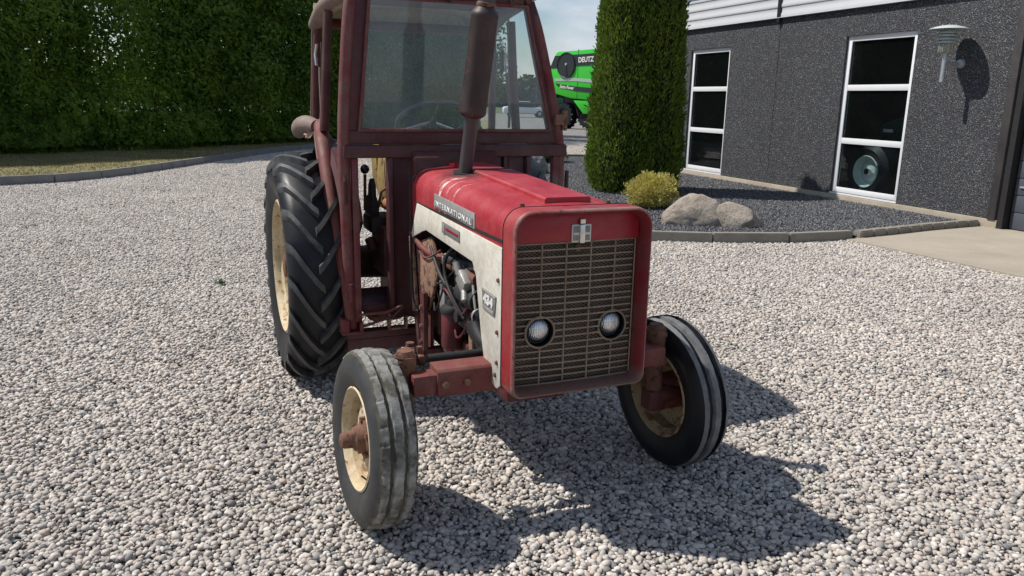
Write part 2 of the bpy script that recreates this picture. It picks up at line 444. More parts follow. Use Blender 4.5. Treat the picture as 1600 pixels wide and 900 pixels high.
# ------------------------------------------------------------------ mesh helpers
def link(o, parent=None):
    C.objects.link(o)
    if parent is not None: o.parent = parent
    return o
def put(name, me, parent=None, mats=(), kind=None, label=None):
    for m in mats: me.materials.append(m)
    o = bpy.data.objects.new(name, me)
    link(o, parent)
    if kind: o['kind'] = kind
    if label: o['label'] = label
    return o
def thing(name, label, cat, loc=(0, 0, 0), rz=0., group=None):
    o = bpy.data.objects.new(name, None)
    o.empty_display_size = .2
    o.location = loc; o.rotation_euler = (0, 0, rz)
    C.objects.link(o)
    return tag(o, label, cat, group)
def tag(o, label, cat, group=None):
    o['label'] = label; o['category'] = cat
    if group: o['group'] = group
    return o
def copy_tree(o, parent=None):
    c = o.copy(); C.objects.link(c); c.parent = parent
    for ch in list(o.children): copy_tree(ch, c)
    return c

class B:
    """collects shapes in one bmesh"""
    def __init__(s): s.b = bmesh.new(); s.mi = 0
    def _tagf(s, fs):
        for f_ in fs: f_.material_index = s.mi
    def poly(s, pts, faces):
        vs = [s.b.verts.new(p) for p in pts]
        out_ = []
        for fc in faces:
            try: out_.append(s.b.faces.new([vs[i] for i in fc]))
            except ValueError: pass
        s._tagf(out_)
        return vs, out_
    def box(s, x0, x1, y0, y1, z0, z1, bev=0., mat=None):
        p = [(x0, y0, z0), (x1, y0, z0), (x1, y1, z0), (x0, y1, z0), (x0, y0, z1), (x1, y0, z1), (x1, y1, z1), (x0, y1, z1)]
        vs, fs = s.poly(p, [(0, 3, 2, 1), (4, 5, 6, 7), (0, 1, 5, 4), (1, 2, 6, 5), (2, 3, 7, 6), (3, 0, 4, 7)])
        if mat is not None:
            for v in vs: v.co = mat @ v.co
        if bev:
            es = set(e for f_ in fs for e in f_.edges)
            r_ = bmesh.ops.bevel(s.b, geom=list(es), offset=bev, segments=2, affect='EDGES', profile=.5)
            s._tagf(r_['faces'])
        return s
    def prism(s, pts, axis, a, bb, bev=0.):
        """pts: outline in the two other axes; extruded along axis from a to bb"""
        def mk(p, t):
            return {'x': (t, p[0], p[1]), 'y': (p[0], t, p[1]), 'z': (p[0], p[1], t)}[axis]
        n = len(pts)
        P = [mk(p, a) for p in pts] + [mk(p, bb) for p in pts]
        F = [tuple(range(n)), tuple(range(2*n-1, n-1, -1))] + [(i, i+n, (i+1) % n+n, (i+1) % n) for i in range(n)]
        vs, fs = s.poly(P, F)
        bmesh.ops.recalc_face_normals(s.b, faces=fs)
        if bev:
            es = set(e for f_ in fs for e in f_.edges)
            r_ = bmesh.ops.bevel(s.b, geom=list(es), offset=bev, segments=2, affect='EDGES', profile=.5)
            s._tagf(r_['faces'])
        return s
    def loft(s, loops, closed=True, cap0=False, cap1=False):
        """loops: list of point lists with equal length"""
        n = len(loops[0])
        vv = [[s.b.verts.new(p) for p in lp] for lp in loops]
        fs = []
        for i in range(len(loops)-1):
            for j in range(n if closed else n-1):
                k = (j+1) % n
                fs.append(s.b.faces.new((vv[i][j], vv[i][k], vv[i+1][k], vv[i+1][j])))
        if cap0: fs.append(s.b.faces.new(vv[0][::-1]))
        if cap1: fs.append(s.b.faces.new(vv[-1]))
        s._tagf(fs)
        return fs
    def tube(s, pts, rad, seg=12, smooth=0, cap=True):
        P = [Vector(p) for p in pts]
        R = list(rad) if isinstance(rad, (list, tuple)) else [rad]*len(P)
        for _ in range(smooth):
            Q = [P[0]]; q = [R[0]]
            for i in range(len(P)-1):
                Q += [P[i].lerp(P[i+1], .25), P[i].lerp(P[i+1], .75)]; q += [R[i]*.75+R[i+1]*.25, R[i]*.25+R[i+1]*.75]
            Q.append(P[-1]); q.append(R[-1]); P, R = Q, q
        up = None; loops = []
        for i, p in enumerate(P):
            d = (P[min(i+1, len(P)-1)]-P[max(i-1, 0)]).normalized()
            if up is None:
                up = d.cross(Vector((0, 0, 1)))
                if up.length < .1: up = d.cross(Vector((0, 1, 0)))
            up = (up - d*up.dot(d)).normalized()
            w = d.cross(up)
            loops.append([p+(up*cos(2*pi*k/seg)+w*sin(2*pi*k/seg))*R[i] for k in range(seg)])
        s.loft(loops, True, cap, cap)
        return s
    def lathe(s, prof, seg=48, c=(0, 0, 0), axis='y', mats=None, fn=None, a0=0., a1=2*pi):
        """prof: (offset along axis, radius); fn(i, ang, off, rad)->(off, rad)"""
        full = abs(a1-a0-2*pi) < 1e-6
        n = seg if full else seg+1
        vv = []
        for k in range(n):
            a = a0+(a1-a0)*k/seg
            row = []
            for i, (o_, r_) in enumerate(prof):
                if fn: o_, r_ = fn(i, a, o_, r_)
                if axis == 'y': p = (c[0]+r_*cos(a), c[1]+o_, c[2]+r_*sin(a))
                elif axis == 'z': p = (c[0]+r_*cos(a), c[1]+r_*sin(a), c[2]+o_)
                else: p = (c[0]+o_, c[1]+r_*cos(a), c[2]+r_*sin(a))
                row.append(s.b.verts.new(p))
            vv.append(row)
        for k in range(n if full else n-1):
            A, D = vv[k], vv[(k+1) % n]
            for i in range(len(prof)-1):
                f_ = s.b.faces.new((A[i], A[i+1], D[i+1], D[i]))
                f_.material_index = mats[i] if mats else s.mi
        return s
    def done(s, name, mats, parent=None, smooth=True, sub=0, kind=None, label=None, weld=True, angle=38):
        if weld: bmesh.ops.remove_doubles(s.b, verts=s.b.verts, dist=1e-5)
        bmesh.ops.recalc_face_normals(s.b, faces=s.b.faces)
        me = bpy.data.meshes.new(name)
        s.b.to_mesh(me); s.b.free()
        if smooth:
            me.polygons.foreach_set('use_smooth', [True]*len(me.polygons))
            me.set_sharp_from_angle(angle=radians(angle))
        if not isinstance(mats, (list, tuple)): mats = [mats]
        return put(name, me, parent, mats, kind, label)

def np_mesh(name, V, F, smooth=False):
    me = bpy.data.meshes.new(name)
    V = np.asarray(V, dtype=np.float32); F = np.asarray(F, dtype=np.int32)
    me.vertices.add(len(V)); me.vertices.foreach_set('co', V.ravel())
    nf, k = F.shape
    me.loops.add(nf*k); me.loops.foreach_set('vertex_index', F.ravel())
    me.polygons.add(nf); me.polygons.foreach_set('loop_start', np.arange(0, nf*k, k, dtype=np.int32))
    if smooth: me.polygons.foreach_set('use_smooth', np.ones(nf, dtype=bool))
    me.update(calc_edges=True)
    return me

def leaf_mesh(name, c, d, n, ln, wd_):
    """one folded diamond leaf per row: centre c, axis d, normal n, length, width"""
    c, d, n = (np.asarray(a, float) for a in (c, d, n))
    d = d/np.linalg.norm(d, axis=1, keepdims=True)
    w = np.cross(d, n); w /= (np.linalg.norm(w, axis=1, keepdims=True)+1e-9)
    nn = np.cross(w, d)
    ln = np.asarray(ln).reshape(-1, 1); wd_ = np.asarray(wd_).reshape(-1, 1)
    a = c-d*ln*.5; b = c+d*ln*.5-nn*ln*.15
    l = c+w*wd_*.5+nn*wd_*.2; r_ = c-w*wd_*.5+nn*wd_*.2
    V = np.stack([a, r_, b, l], 1).reshape(-1, 3)
    i = np.arange(len(c))*4
    F = np.concatenate([np.stack([i, i+1, i+2], 1), np.stack([i, i+2, i+3], 1)], 0)
    return np_mesh(name, V, F)

def text_mesh(txt, size, depth=.002, bold=0., shear=0., spacing=1.):
    cu = bpy.data.curves.new('text_'+txt[:4].lower().replace(' ', '_'), 'FONT')
    cu.body = txt; cu.size = size; cu.extrude = depth/2; cu.offset = bold; cu.shear = shear
    cu.align_x = 'CENTER'; cu.align_y = 'CENTER'; cu.space_character = spacing; cu.resolution_u = 3
    tmp = bpy.data.objects.new('tmp_text', cu)
    C.objects.link(tmp)
    bpy.context.view_layer.update()
    me = bpy.data.meshes.new_from_object(tmp.evaluated_get(bpy.context.evaluated_depsgraph_get()))
    bpy.data.objects.remove(tmp); bpy.data.curves.remove(cu)
    me.materials.clear()
    return me
def put_text(name, txt, size, mat, parent, loc, X, Y, depth=.002, fit=None, **k):
    me = text_mesh(txt, size, depth, **k)
    if fit:
        co = np.empty(len(me.vertices)*3, np.float32); me.vertices.foreach_get('co', co); co = co.reshape(-1, 3)
        for a in (0, 1):
            lo, hi = co[:, a].min(), co[:, a].max()
            co[:, a] = (co[:, a]-(lo+hi)/2)*(fit[a]/(hi-lo))
        me.vertices.foreach_set('co', co.ravel())
    X = Vector(X).normalized(); Y = Vector(Y).normalized()
    m = Matrix((X, Y, X.cross(Y))).transposed().to_4x4(); m.translation = Vector(loc)
    me.transform(m)
    return put(name, me, parent, [mat])

def rrect(y0, y1, z0, z1, rad, n=6, crown=0.):
    pts = []
    rb = rad*.6
    for cy, cz, a, q in ((y1-rad, z1-rad, 0, rad), (y0+rad, z1-rad, 90, rad), (y0+rb, z0+rb, 180, rb), (y1-rb, z0+rb, 270, rb)):
        for k in range(n+1):
            t_ = radians(a+90*k/n)
            pts.append([cy+q*cos(t_), cz+q*sin(t_)])
    h = (y1-y0)/2; cy = (y0+y1)/2
    for p in pts:
        if p[1] > z1-rad*.6: p[1] += crown*(1-((p[0]-cy)/h)**2)
    return pts

# ================================================================== THE SETTING
def sheet(name, pts, z, mat, kind='structure'):
    b = B(); b.poly([(x, y, z) for x, y in pts], [tuple(range(len(pts)))])
    bmesh.ops.triangulate(b.b, faces=b.b.faces)
    return b.done(name, mat, smooth=False, kind=kind)
sheet('field', [(-900, -200), (900, -200), (900, 1500), (-900, 1500)], -.06, M['far_field'])
sheet('gravel_yard', [(-40, -12), (40, -12), (60, 95), (-40, 95)], -.010, M['gsheet'])

# ---- loose pebbles over the yard: tile meshes scattered by geometry nodes
def ico(sub):
    b = bmesh.new(); bmesh.ops.create_icosphere(b, subdivisions=sub, radius=1)
    V = np.array([v.co[:] for v in b.verts]); F = np.array([[v.index for v in f_.verts] for f_ in b.faces]); b.free()
    return V, F
def stones(cx, cy, cz, rad, flat, V0, F0, lump=.12):
    """numpy: many deformed pebbles -> V, F"""
    n = len(cx)
    a = rng.uniform(0, 2*pi, n); sx = rng.uniform(.85, 1.35, n); sy = rng.uniform(.7, 1.0, n)
    V = np.repeat(V0[None], n, 0).copy()
    V *= (1+rng.normal(0, lump, (n, len(V0), 1)))
    V[:, :, 0] *= (rad*sx)[:, None]; V[:, :, 1] *= (rad*sy)[:, None]; V[:, :, 2] *= (rad*flat)[:, None]
    ti = rng.normal(0, .28, n); ct, st = np.cos(ti), np.sin(ti)
    x = V[:, :, 0]*ct[:, None]-V[:, :, 2]*st[:, None]; z = V[:, :, 0]*st[:, None]+V[:, :, 2]*ct[:, None]
    V[:, :, 0] = x; V[:, :, 2] = z
    ca, sa = np.cos(a), np.sin(a)
    x = V[:, :, 0]*ca[:, None]-V[:, :, 1]*sa[:, None]; y = V[:, :, 0]*sa[:, None]+V[:, :, 1]*ca[:, None]
    V[:, :, 0] = x+cx[:, None]; V[:, :, 1] = y+cy[:, None]; V[:, :, 2] += cz[:, None]
    F = (F0[None]+(np.arange(n)*len(V0))[:, None, None])
    return V.reshape(-1, 3), F.reshape(-1, F0.shape[1])

def gn_scatter(obj_, nvar, scale_attr=False):
    ng = bpy.data.node_groups.new('scatter_stones', 'GeometryNodeTree')
    ng.interface.new_socket('Geometry', in_out='INPUT', socket_type='NodeSocketGeometry')
    ng.interface.new_socket('Geometry', in_out='OUTPUT', socket_type='NodeSocketGeometry')
    N = ng.nodes.new; K = ng.links.new
    gi = N('NodeGroupInput'); go = N('NodeGroupOutput')
    var = N('GeometryNodeInputNamedAttribute'); var.data_type = 'INT'; var.inputs['Name'].default_value = 'variant'
    def sep(geo, val):
        c = N('FunctionNodeCompare'); c.data_type = 'INT'; c.operation = 'EQUAL'
        ins = [i for i in c.inputs if i.enabled]
        K(var.outputs['Attribute'], ins[0]); ins[1].default_value = val
        s_ = N('GeometryNodeSeparateGeometry'); s_.domain = 'POINT'
        K(geo, s_.inputs['Geometry']); K(c.outputs[0], s_.inputs['Selection'])
        return s_.outputs['Selection']
    pts = sep(gi.outputs[0], -1)
    j = N('GeometryNodeJoinGeometry')
    for k in range(nvar):
        g2 = N('GeometryNodeGeometryToInstance')
        K(sep(gi.outputs[0], k), g2.inputs[0]); K(g2.outputs[0], j.inputs[0])
    iop = N('GeometryNodeInstanceOnPoints')
    K(pts, iop.inputs['Points']); K(j.outputs[0], iop.inputs['Instance'])
    iop.inputs['Pick Instance'].default_value = True
    pk = N('GeometryNodeInputNamedAttribute'); pk.data_type = 'INT'; pk.inputs['Name'].default_value = 'pick'
    rt = N('GeometryNodeInputNamedAttribute'); rt.data_type = 'FLOAT_VECTOR'; rt.inputs['Name'].default_value = 'turn'
    sc_ = N('GeometryNodeInputNamedAttribute'); sc_.data_type = 'FLOAT'; sc_.inputs['Name'].default_value = 'size'
    K(pk.outputs['Attribute'], iop.inputs['Instance Index'])
    K(rt.outputs['Attribute'], iop.inputs['Rotation']); K(sc_.outputs['Attribute'], iop.inputs['Scale'])
    K(iop.outputs[0], go.inputs[0])
    md = obj_.modifiers.new('scatter', 'NODES'); md.node_group = ng

def scatter_object(name, variants, P, turn, size, pick, mat):
    """variants: list of (V, F, tone per vertex)"""
    Vs, Fs, T, K_ = [], [], [], []
    off = 0
    for k, (V, F, tone) in enumerate(variants):
        Vs.append(V); Fs.append(F+off); T.append(tone); K_.append(np.full(len(V), k)); off += len(V)
    nb = off
    Vs.append(P); T.append(np.zeros(len(P))); K_.append(np.full(len(P), -1))
    me = np_mesh(name, np.concatenate(Vs), np.concatenate(Fs), True)
    def at(nm, typ, arr, key):
        a = me.attributes.new(nm, typ, 'POINT'); a.data.foreach_set(key, np.ascontiguousarray(arr).ravel())
    at('variant', 'INT', np.concatenate(K_).astype(np.int32), 'value')
    at('tone', 'FLOAT', np.concatenate(T).astype(np.float32), 'value')
    at('pick', 'INT', np.concatenate([np.zeros(nb), pick]).astype(np.int32), 'value')
    at('size', 'FLOAT', np.concatenate([np.ones(nb), size]).astype(np.float32), 'value')
    at('turn', 'FLOAT_VECTOR', np.concatenate([np.zeros((nb, 3)), turn]).astype(np.float32), 'vector')
    o = put(name, me, None, [mat], 'stuff')
    gn_scatter(o, len(variants))
    return o

V1, F1 = ico(2)        # 42 verts, 80 faces
def pebble_tile():
    n = 55
    g = (np.arange(n)+.5)/n-.5
    gx, gy = np.meshgrid(g, g); gx = gx.ravel(); gy = gy.ravel()
    cx = gx+rng.uniform(-.5, .5, n*n)/n*1.1; cy = gy+rng.uniform(-.5, .5, n*n)/n*1.1
    rad = rng.lognormal(np.log(.0094), .34, n*n).clip(.006, .020)
    cz = rng.uniform(-.004, .005, n*n)
    m = 480
    cx = np.concatenate([cx, rng.uniform(-.5, .5, m)]); cy = np.concatenate([cy, rng.uniform(-.5, .5, m)])
    rad = np.concatenate([rad, rng.uniform(.009, .0175, m)]); cz = np.concatenate([cz, rng.uniform(.004, .012, m)])
    V, F = stones(cx, cy, cz, rad, rng.uniform(.5, .85, len(cx)), V1, F1, .07)
    tone = np.repeat(rng.uniform(0, 1, len(cx)), len(V1))
    return V, F, tone
tiles = [pebble_tile() for _ in range(3)]
P, T = [], []
for ix in range(-17, 18):
    for iy in range(-2, 34):
        P.append((ix+.5, iy+.5, 0)); T.append((0, 0, random.randrange(4)*pi/2))
P = np.array(P, float); T = np.array(T)
scatter_object('gravel', tiles, P, T, np.ones(len(P)), rng.integers(0, 3, len(P)), M['pebble'])

# ---- planting bed in front of the building
WALL0 = Vector((6.8716, 11.3423, 0))           # wall corner by the garage door
WA = radians(20.5)
WD = Vector((-sin(WA), cos(WA), 0)); WN = Vector((-cos(WA), -sin(WA), 0))
def wpt(u_, off=0., z=0.):
    p = WALL0+WD*u_+WN*off; return Vector((p.x, p.y, z))
bed_front = [(7.0, 11.62), (6.45, 11.30), (5.75, 10.95), (5.0, 10.48), (4.3, 10.08), (3.6, 9.82), (2.7, 9.72), (1.7, 9.74), (.8, 9.9), (.2, 10.5), (-.1, 11.6), (-.15, 14), (-.1, 18), (0, 22.6), (.4, 23.55), (1.4, 23.8), (2.8, 23.95), (4.2, 24.1)]
def resample(pts, step):
    P_ = [Vector((*p, 0)) for p in pts]; out_ = [P_[0]]; need = step
    segs = []
    for a, b_ in zip(P_[:-1], P_[1:]):
        L_ = (b_-a).length; t_ = 0
        while L_-t_ >= need:
            t_ += need; out_.append(a.lerp(b_, t_/L_)); need = step
        need -= (L_-t_)
    return out_
def smooth_line(pts, k=2):
    P_ = [Vector((*p, 0)) for p in pts]
    for _ in range(k):
        Q = [P_[0]]
        for i in range(len(P_)-1): Q += [P_[i].lerp(P_[i+1], .25), P_[i].lerp(P_[i+1], .75)]
        Q.append(P_[-1]); P_ = Q
    return [(p.x, p.y) for p in P_]
bf = smooth_line(bed_front)
bed_poly = bf+[(wpt(9.7).x+.5, wpt(9.7).y), (4.4, 24.1), (wpt(0).x, wpt(0).y)]
sheet('planting_bed', bed_poly, .045, M['earth'])

def inside(px, py, poly):
    n = len(poly); res = np.zeros(len(px), bool); j = n-1
    for i in range(n):
        xi, yi = poly[i]; xj, yj = poly[j]
        c = ((yi > py) != (yj > py)) & (px < (xj-xi)*(py-yi)/(yj-yi+1e-12)+xi)
        res ^= c; j = i
    return res
n = 210000
px, py = rng.uniform(-.3, 7.2, n), rng.uniform(9.5, 24.2, n)
k = inside(px, py, bed_poly); px, py = px[k], py[k]
n = len(px)
V0, F0 = ico(1)
cv = []
for _ in range(4):
    V, F = stones(np.zeros(1), np.zeros(1), np.zeros(1), np.array([.0135]), np.array([.7]), V0, F0, .2)
    cv.append((V, F, np.zeros(len(V))))
scatter_object('dark_chippings', cv, np.stack([px, py, rng.uniform(.045, .061, n)], 1), rng.uniform(0, 6.28, (n, 3)), rng.uniform(.6, 1.35, n), rng.integers(0, 4, n), M['chip'])

# kerbs: block by block
def kerb_run(parent, pts, step, w, z0, z1, mat, name='kerb_block', gap=.006, bev=.008, jitter=.003):
    R_ = resample(pts, step)
    for a, b_ in zip(R_[:-1], R_[1:]):
        d = (b_-a); L_ = d.length; d.normalize(); nrm = Vector((-d.y, d.x, 0))
        b = B()
        jz = random.uniform(-jitter, jitter)
        m = Matrix((d, nrm, Vector((0, 0, 1)))).transposed().to_4x4(); m.translation = a
        b.box(gap, L_-gap*.3, -w/2, w/2, z0, z1+jz, 0, m)
        bmesh.ops.bevel(b.b, geom=list(b.b.edges), offset=bev, segments=2, affect='EDGES')
        b.done(name, mat, parent)
    return R_[-1]
t = thing('bed_kerb', 'sandy concrete kerb edging the dark gravel planting bed by the building', 'kerb')
rev = bf
ia = min(range(len(rev)), key=lambda i: (rev[i][0]-4.45)**2+(rev[i][1]-10.15)**2)
kerb_run(t, rev[:ia+1], .262, .13, -.05, .115, M['kerb'], jitter=.004, bev=.014)
kerb_run(t, rev[ia:], .98, .10, -.05, .125, M['kerb'])

# ---- lawn strip below the hedge
lk = [(-17.5, 10.5), (-13.0, 12.6), (-10.4, 13.7), (-9.25, 14.2), (-8.6, 14.85), (-8.2, 15.8), (-7.95, 17.3), (-7.75, 19.3), (-7.5, 21.5), (-7.2, 24.0), (-6.4, 26.3), (-4.5, 30), (-1.5, 35)]
lks = smooth_line(lk)
sheet('lawn', lks+[(-1.5, 60), (-60, 60), (-60, 8)], .125, M['lawn'])
t = thing('lawn_kerb', 'grey concrete kerb curving along the dry lawn strip by the hedge', 'kerb')
kerb_run(t, lks, .99, .10, -.05, .165, M['kerbgrey'])
n = 90000
px, py = rng.uniform(-18, -5, n), rng.uniform(11, 30, n)
lp = lks+[(-1.5, 60), (-60, 60), (-60, 8)]
k = inside(px, py, lp); px, py = px[k], py[k]; n = len(px)
cc = np.stack([px, py, np.full(n, .14)], 1)
me = leaf_mesh('grass', cc, rng.normal(0, .55, (n, 3))+[0, 0, 1], rng.normal(0, 1, (n, 3)), rng.uniform(.03, .07, n), rng.uniform(.006, .014, n))
tag(put('grass', me, None, [M['blade']], 'stuff'), 'short dry grass on the lawn strip below the hedge', 'grass')

# ---- concrete apron at the garage door
a0 = wpt(-.10, .0); 
ap = [(4.30, 10.02), (5.24, 7.88), (8.6, .6), (14, 2.0), (9.6, 12.0), (7.12, 11.52), (6.5, 11.22), (5.8, 10.85), (5.05, 10.39)]
b = B(); b.prism([(x, y) for x, y in ap], 'z', -.05, .028)
b.done('concrete_apron', M['slab'], smooth=False, kind='structure')

# ---- weed in the gravel
c0 = np.array([-2.64, 6.95, .02]); n = 60
d = rng.normal(0, 1, (n, 3)); d[:, 2] = abs(d[:, 2])+.5
me = leaf_mesh('weed', c0+d*[.014, .014, .010], d, rng.normal(0, 1, (n, 3)), rng.uniform(.02, .045, n), rng.uniform(.008, .015, n))
tag(put('weed', me, None, [M['weed']]), 'tiny green weed growing alone in the pale gravel left of the tractor', 'weed')

# ------------------------------------------------------------------ foliage
def nz3(p, s, o=0.): return noise.noise(Vector((p[0]*s+o, p[1]*s-o, p[2]*s+o*.5)))
def crown_pts(cx, cy, cz, rx, ry, rz, n, depth=.35, seed=0., lump=.30, ls=.55):
    d = rng.normal(0, 1, (n, 3)); d /= np.linalg.norm(d, axis=1, keepdims=True)
    R_ = np.ones(n)
    for i in range(n):
        v = d[i]
        R_[i] = 1+lump*noise.noise(Vector((v[0]*2.2+seed, v[1]*2.2, v[2]*2.2-seed)))+lump*.8*noise.noise(Vector((v[0]*5+seed, v[1]*5, v[2]*5)))+lump*.4*noise.noise(Vector((v[0]*11, v[1]*11+seed, v[2]*11)))
    q = 1-depth*rng.random(n)**1.6
    P_ = d*(R_*q)[:, None]*[rx, ry, rz]+[cx, cy, cz]
    return P_, d
# hedge: runs along the lawn, its face towards the yard
hl = [(-19.5, 12.0), (-15.6, 16.0), (-12.6, 19.3), (-10.9, 21.2), (-9.4, 23.2), (-7.7, 26.2), (-5.5, 29.6), (-3.2, 33.4), (-1.6, 36.4)]
def hedge_face(line, H_, n, seed, thick=1.1, z0=.12, htop=.5):
    P_ = [Vector((*p, 0)) for p in line]
    L_ = [(b_-a).length for a, b_ in zip(P_[:-1], P_[1:])]; tot = sum(L_)
    C_, D_, N_ = [], [], []
    ss = rng.uniform(0, tot, n); zz = rng.uniform(0, 1, n); zz[:n//7] *= .16; dd = rng.random(n)**1.8
    for s_, z_, q in zip(ss, zz, dd):
        t_ = s_; i = 0
        while i < len(L_)-1 and t_ > L_[i]: t_ -= L_[i]; i += 1
        p = P_[i].lerp(P_[i+1], t_/L_[i]); d_ = (P_[i+1]-P_[i]).normalized(); nr = Vector((d_.y, -d_.x, 0))
        z = z0+z_*(H_-z0)
        l1 = noise.noise(Vector((s_*.45+seed, z*.5, seed)))
        l2 = noise.noise(Vector((s_*1.3, z*1.3, seed+4)))
        l3 = noise.noise(Vector((s_*3.4, z*3.4, seed-3)))
        offs = .45*l1+.36*l2+.20*l3 - q*thick
        if z > H_-1: offs -= (z-H_+1)**2*.6
        offs += -.25 if z_ < .03 else 0
        c_ = p+nr*offs
        C_.append((c_.x, c_.y, z)); D_.append((nr.x*.6+d_.x*random.uniform(-1, 1), nr.y*.6+d_.y*random.uniform(-1, 1), random.uniform(-.9, .35))); N_.append((nr.x+random.uniform(-.7, .7), nr.y+random.uniform(-.7, .7), random.uniform(0, 1.3)))
    return np.array(C_), np.array(D_), np.array(N_)
def stems(b, line, H_, step, rad=.04):
    for p in resample(line, step):
        nr = random.uniform(-.2, .2)
        x, y = p.x-.55+nr, p.y+.55
        b.tube([(x, y, 0), (x+random.uniform(-.15, .15), y+random.uniform(-.15, .15), H_*.5), (x+random.uniform(-.3, .3), y+random.uniform(-.3, .3), H_*.92)], [rad, rad*.7, rad*.25], 6)
hd = thing('hedge', 'tall dense dark green hedge in shade behind the lawn strip', 'hedge', (-14, 17.5, .12))
c_, d_, n_ = (np.concatenate(q_) for q_ in zip(hedge_face(hl, 6.4, 220000, 2.), hedge_face(hl[:4], 6.4, 80000, 2., 1.6)))
put('foliage', leaf_mesh('foliage', c_-[-14, 17.5, .12], d_, n_, rng.uniform(.10, .20, len(c_)), rng.uniform(.05, .10, len(c_))), hd, [M['hedgeleaf']])
b = B(); stems(b, hl, 5.2, .6); o = b.done('stem', M['bark'], hd); o.data.transform(Matrix.Translation((14, -17.5, -.12))); o['kind'] = 'stuff'

def tree(loc, H_, R_, n, label, seed, trunk=.16, base=.3, mat='treeleaf', leaf=(.08, .15), group='trees beyond the hedge', ctr=None):
    t = thing('tree', label, 'tree', loc, random.uniform(0, 6), group)
    b = B()
    b.tube([(0, 0, 0), (.1, .05, H_*.3), (-.05, .1, H_*.62), (.05, 0, H_*.93)], [trunk, trunk*.75, trunk*.45, trunk*.12], 10, 1)
    b.done('trunk', M['bark'], t)
    b = B(); Pl = []
    for i in range(15):
        a = i*2.4+seed; z = H_*(base*.6+.62*i/15); L_ = R_*random.uniform(.65, 1.0)*(1-.45*(i/15))
        e = (cos(a)*L_, sin(a)*L_, z+L_*random.uniform(.25, .7)); m_ = (cos(a)*L_*.45, sin(a)*L_*.45, z+L_*.2)
        b.tube([(0, 0, z), m_, e], [trunk*.35, trunk*.22, .012], 6, 1); Pl.append(e); Pl.append(m_)
    b.done('limb', M['bark'], t)
    cs, ds = [], []
    per = n//(len(Pl)+4)
    for (x, y, z) in Pl+[(0, 0, H_*.9), (0.2, 0, H_*.78), (-.2, .2, H_*.66), (.2, -.3, H_*.5)]:
        rr = R_*random.uniform(.34, .55)
        p_, q_ = crown_pts(x, y, max(z, rr*.8), rr, rr, rr*.85, per, .75, seed+x, .35)
        cs.append(p_); ds.append(q_)
    cs = np.concatenate(cs); ds = np.concatenate(ds)
    k_ = cs[:, 2] > .25; cs, ds = cs[k_], ds[k_]
    m = len(cs)
    put('crown', leaf_mesh('crown', cs, ds*.5+rng.normal(0, .6, (m, 3)), ds+rng.normal(0, .5, (m, 3))+[0, 0, .5], rng.uniform(*leaf, m), rng.uniform(leaf[0]*.5, leaf[1]*.5, m)), t, [M[mat]])
    return t
TR = [((-9.3, 23.9), 7.5, 2.0, 'bushy dark tree at the right end of the hedge, just left of the cab', 1.2),
      ((-8.3, 26.6), 9.5, 2.2, 'tall dark tree with gaps of sky, seen left of the cab posts', 2.2),
      ((-6.5, 29.2), 10, 2.5, 'tall dark tree seen between the open cab posts', 3.4),
      ((-4.6, 32.0), 10, 2.6, 'dark tree seen through the left half of the windscreen', 4.3),
      ((-2.6, 35.0), 9.5, 2.7, 'dark tree seen through the middle of the windscreen', 5.1),
      ((-2.1, 39.0), 8.8, 2.2, 'loose edged tree at the end of the row, seen right of the muffler', 6.6)]
for (x, y), h_, r_, lb, sd in TR:
    tree((x-.4, y+.5, .1), h_, r_, 15000, lb, sd, leaf=(.12, .22))

# arborvitae in the bed
def arborvitae(loc, H_, Rb, n, label):
    t = thing('arborvitae', label, 'conifer', loc)
    b = B(); b.tube([(0, 0, 0), (0, 0, H_*.9)], [.09, .02], 8); b.done('trunk', M['bark'], t)
    cols = [(-.30, -.22, .66, 1.0), (.26, -.16, .60, .93), (.02, .28, .66, .97), (.44, .2, .46, .84), (-.46, .18, .44, .80)]
    cs, ds = [], []
    b = B()
    for ci, (x, y, rr, hh) in enumerate(cols):
        rr *= Rb; x *= Rb; y *= Rb; h = H_*hh
        def prof(z): 
            q = z/h
            return rr*min(1, (.70+q*2.6))*(1-.36*q) * (1 if q < .80 else sqrt(max(0, 1-((q-.80)/.20)**2)))
        b.lathe([(z, max(.01, prof(z)*.74)) for z in np.linspace(.12, h*.97, 14)], 12, (x, y, 0), 'z')
        m = int(n*rr*hh/(Rb*2.6))
        for _ in range(m):
            z = random.uniform(.05, h); a = random.uniform(0, 2*pi); pr_ = prof(z)
            lump = 1+.17*noise.noise(Vector((cos(a)*1.6+ci*7, sin(a)*1.6, z*1.5)))+.10*noise.noise(Vector((cos(a)*4+ci, sin(a)*4, z*5)))+.05*noise.noise(Vector((cos(a)*9, sin(a)*9+ci, z*12)))
            q = pr_*lump*(1-.25*random.random()**2.2)
            if random.random() < .08: q *= random.uniform(1.0, 1.15)
            cs.append((x+cos(a)*q, y+sin(a)*q, z)); ds.append((cos(a), sin(a), 0))
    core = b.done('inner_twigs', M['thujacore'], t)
    cs = np.array(cs); ds = np.array(ds); m = len(cs)
    ax = ds*rng.uniform(.2, 1.0, (m, 1))+[0, 0, .9]+rng.normal(0, .35, (m, 3))
    tang = np.stack([-ds[:, 1], ds[:, 0], np.zeros(m)], 1)
    nr = ds*rng.normal(0, .6, (m, 1))+tang*rng.normal(0, 1, (m, 1))+rng.normal(0, .3, (m, 3))+ds*.35
    put('foliage', leaf_mesh('foliage', cs, ax, nr, rng.uniform(.055, .13, m), rng.uniform(.018, .036, m)), t, [M['thuja']])
    return t
arborvitae((2.28, 15.0, .05), 4.95, 1.0, 85000, 'tall columnar green conifer standing in the dark gravel bed')

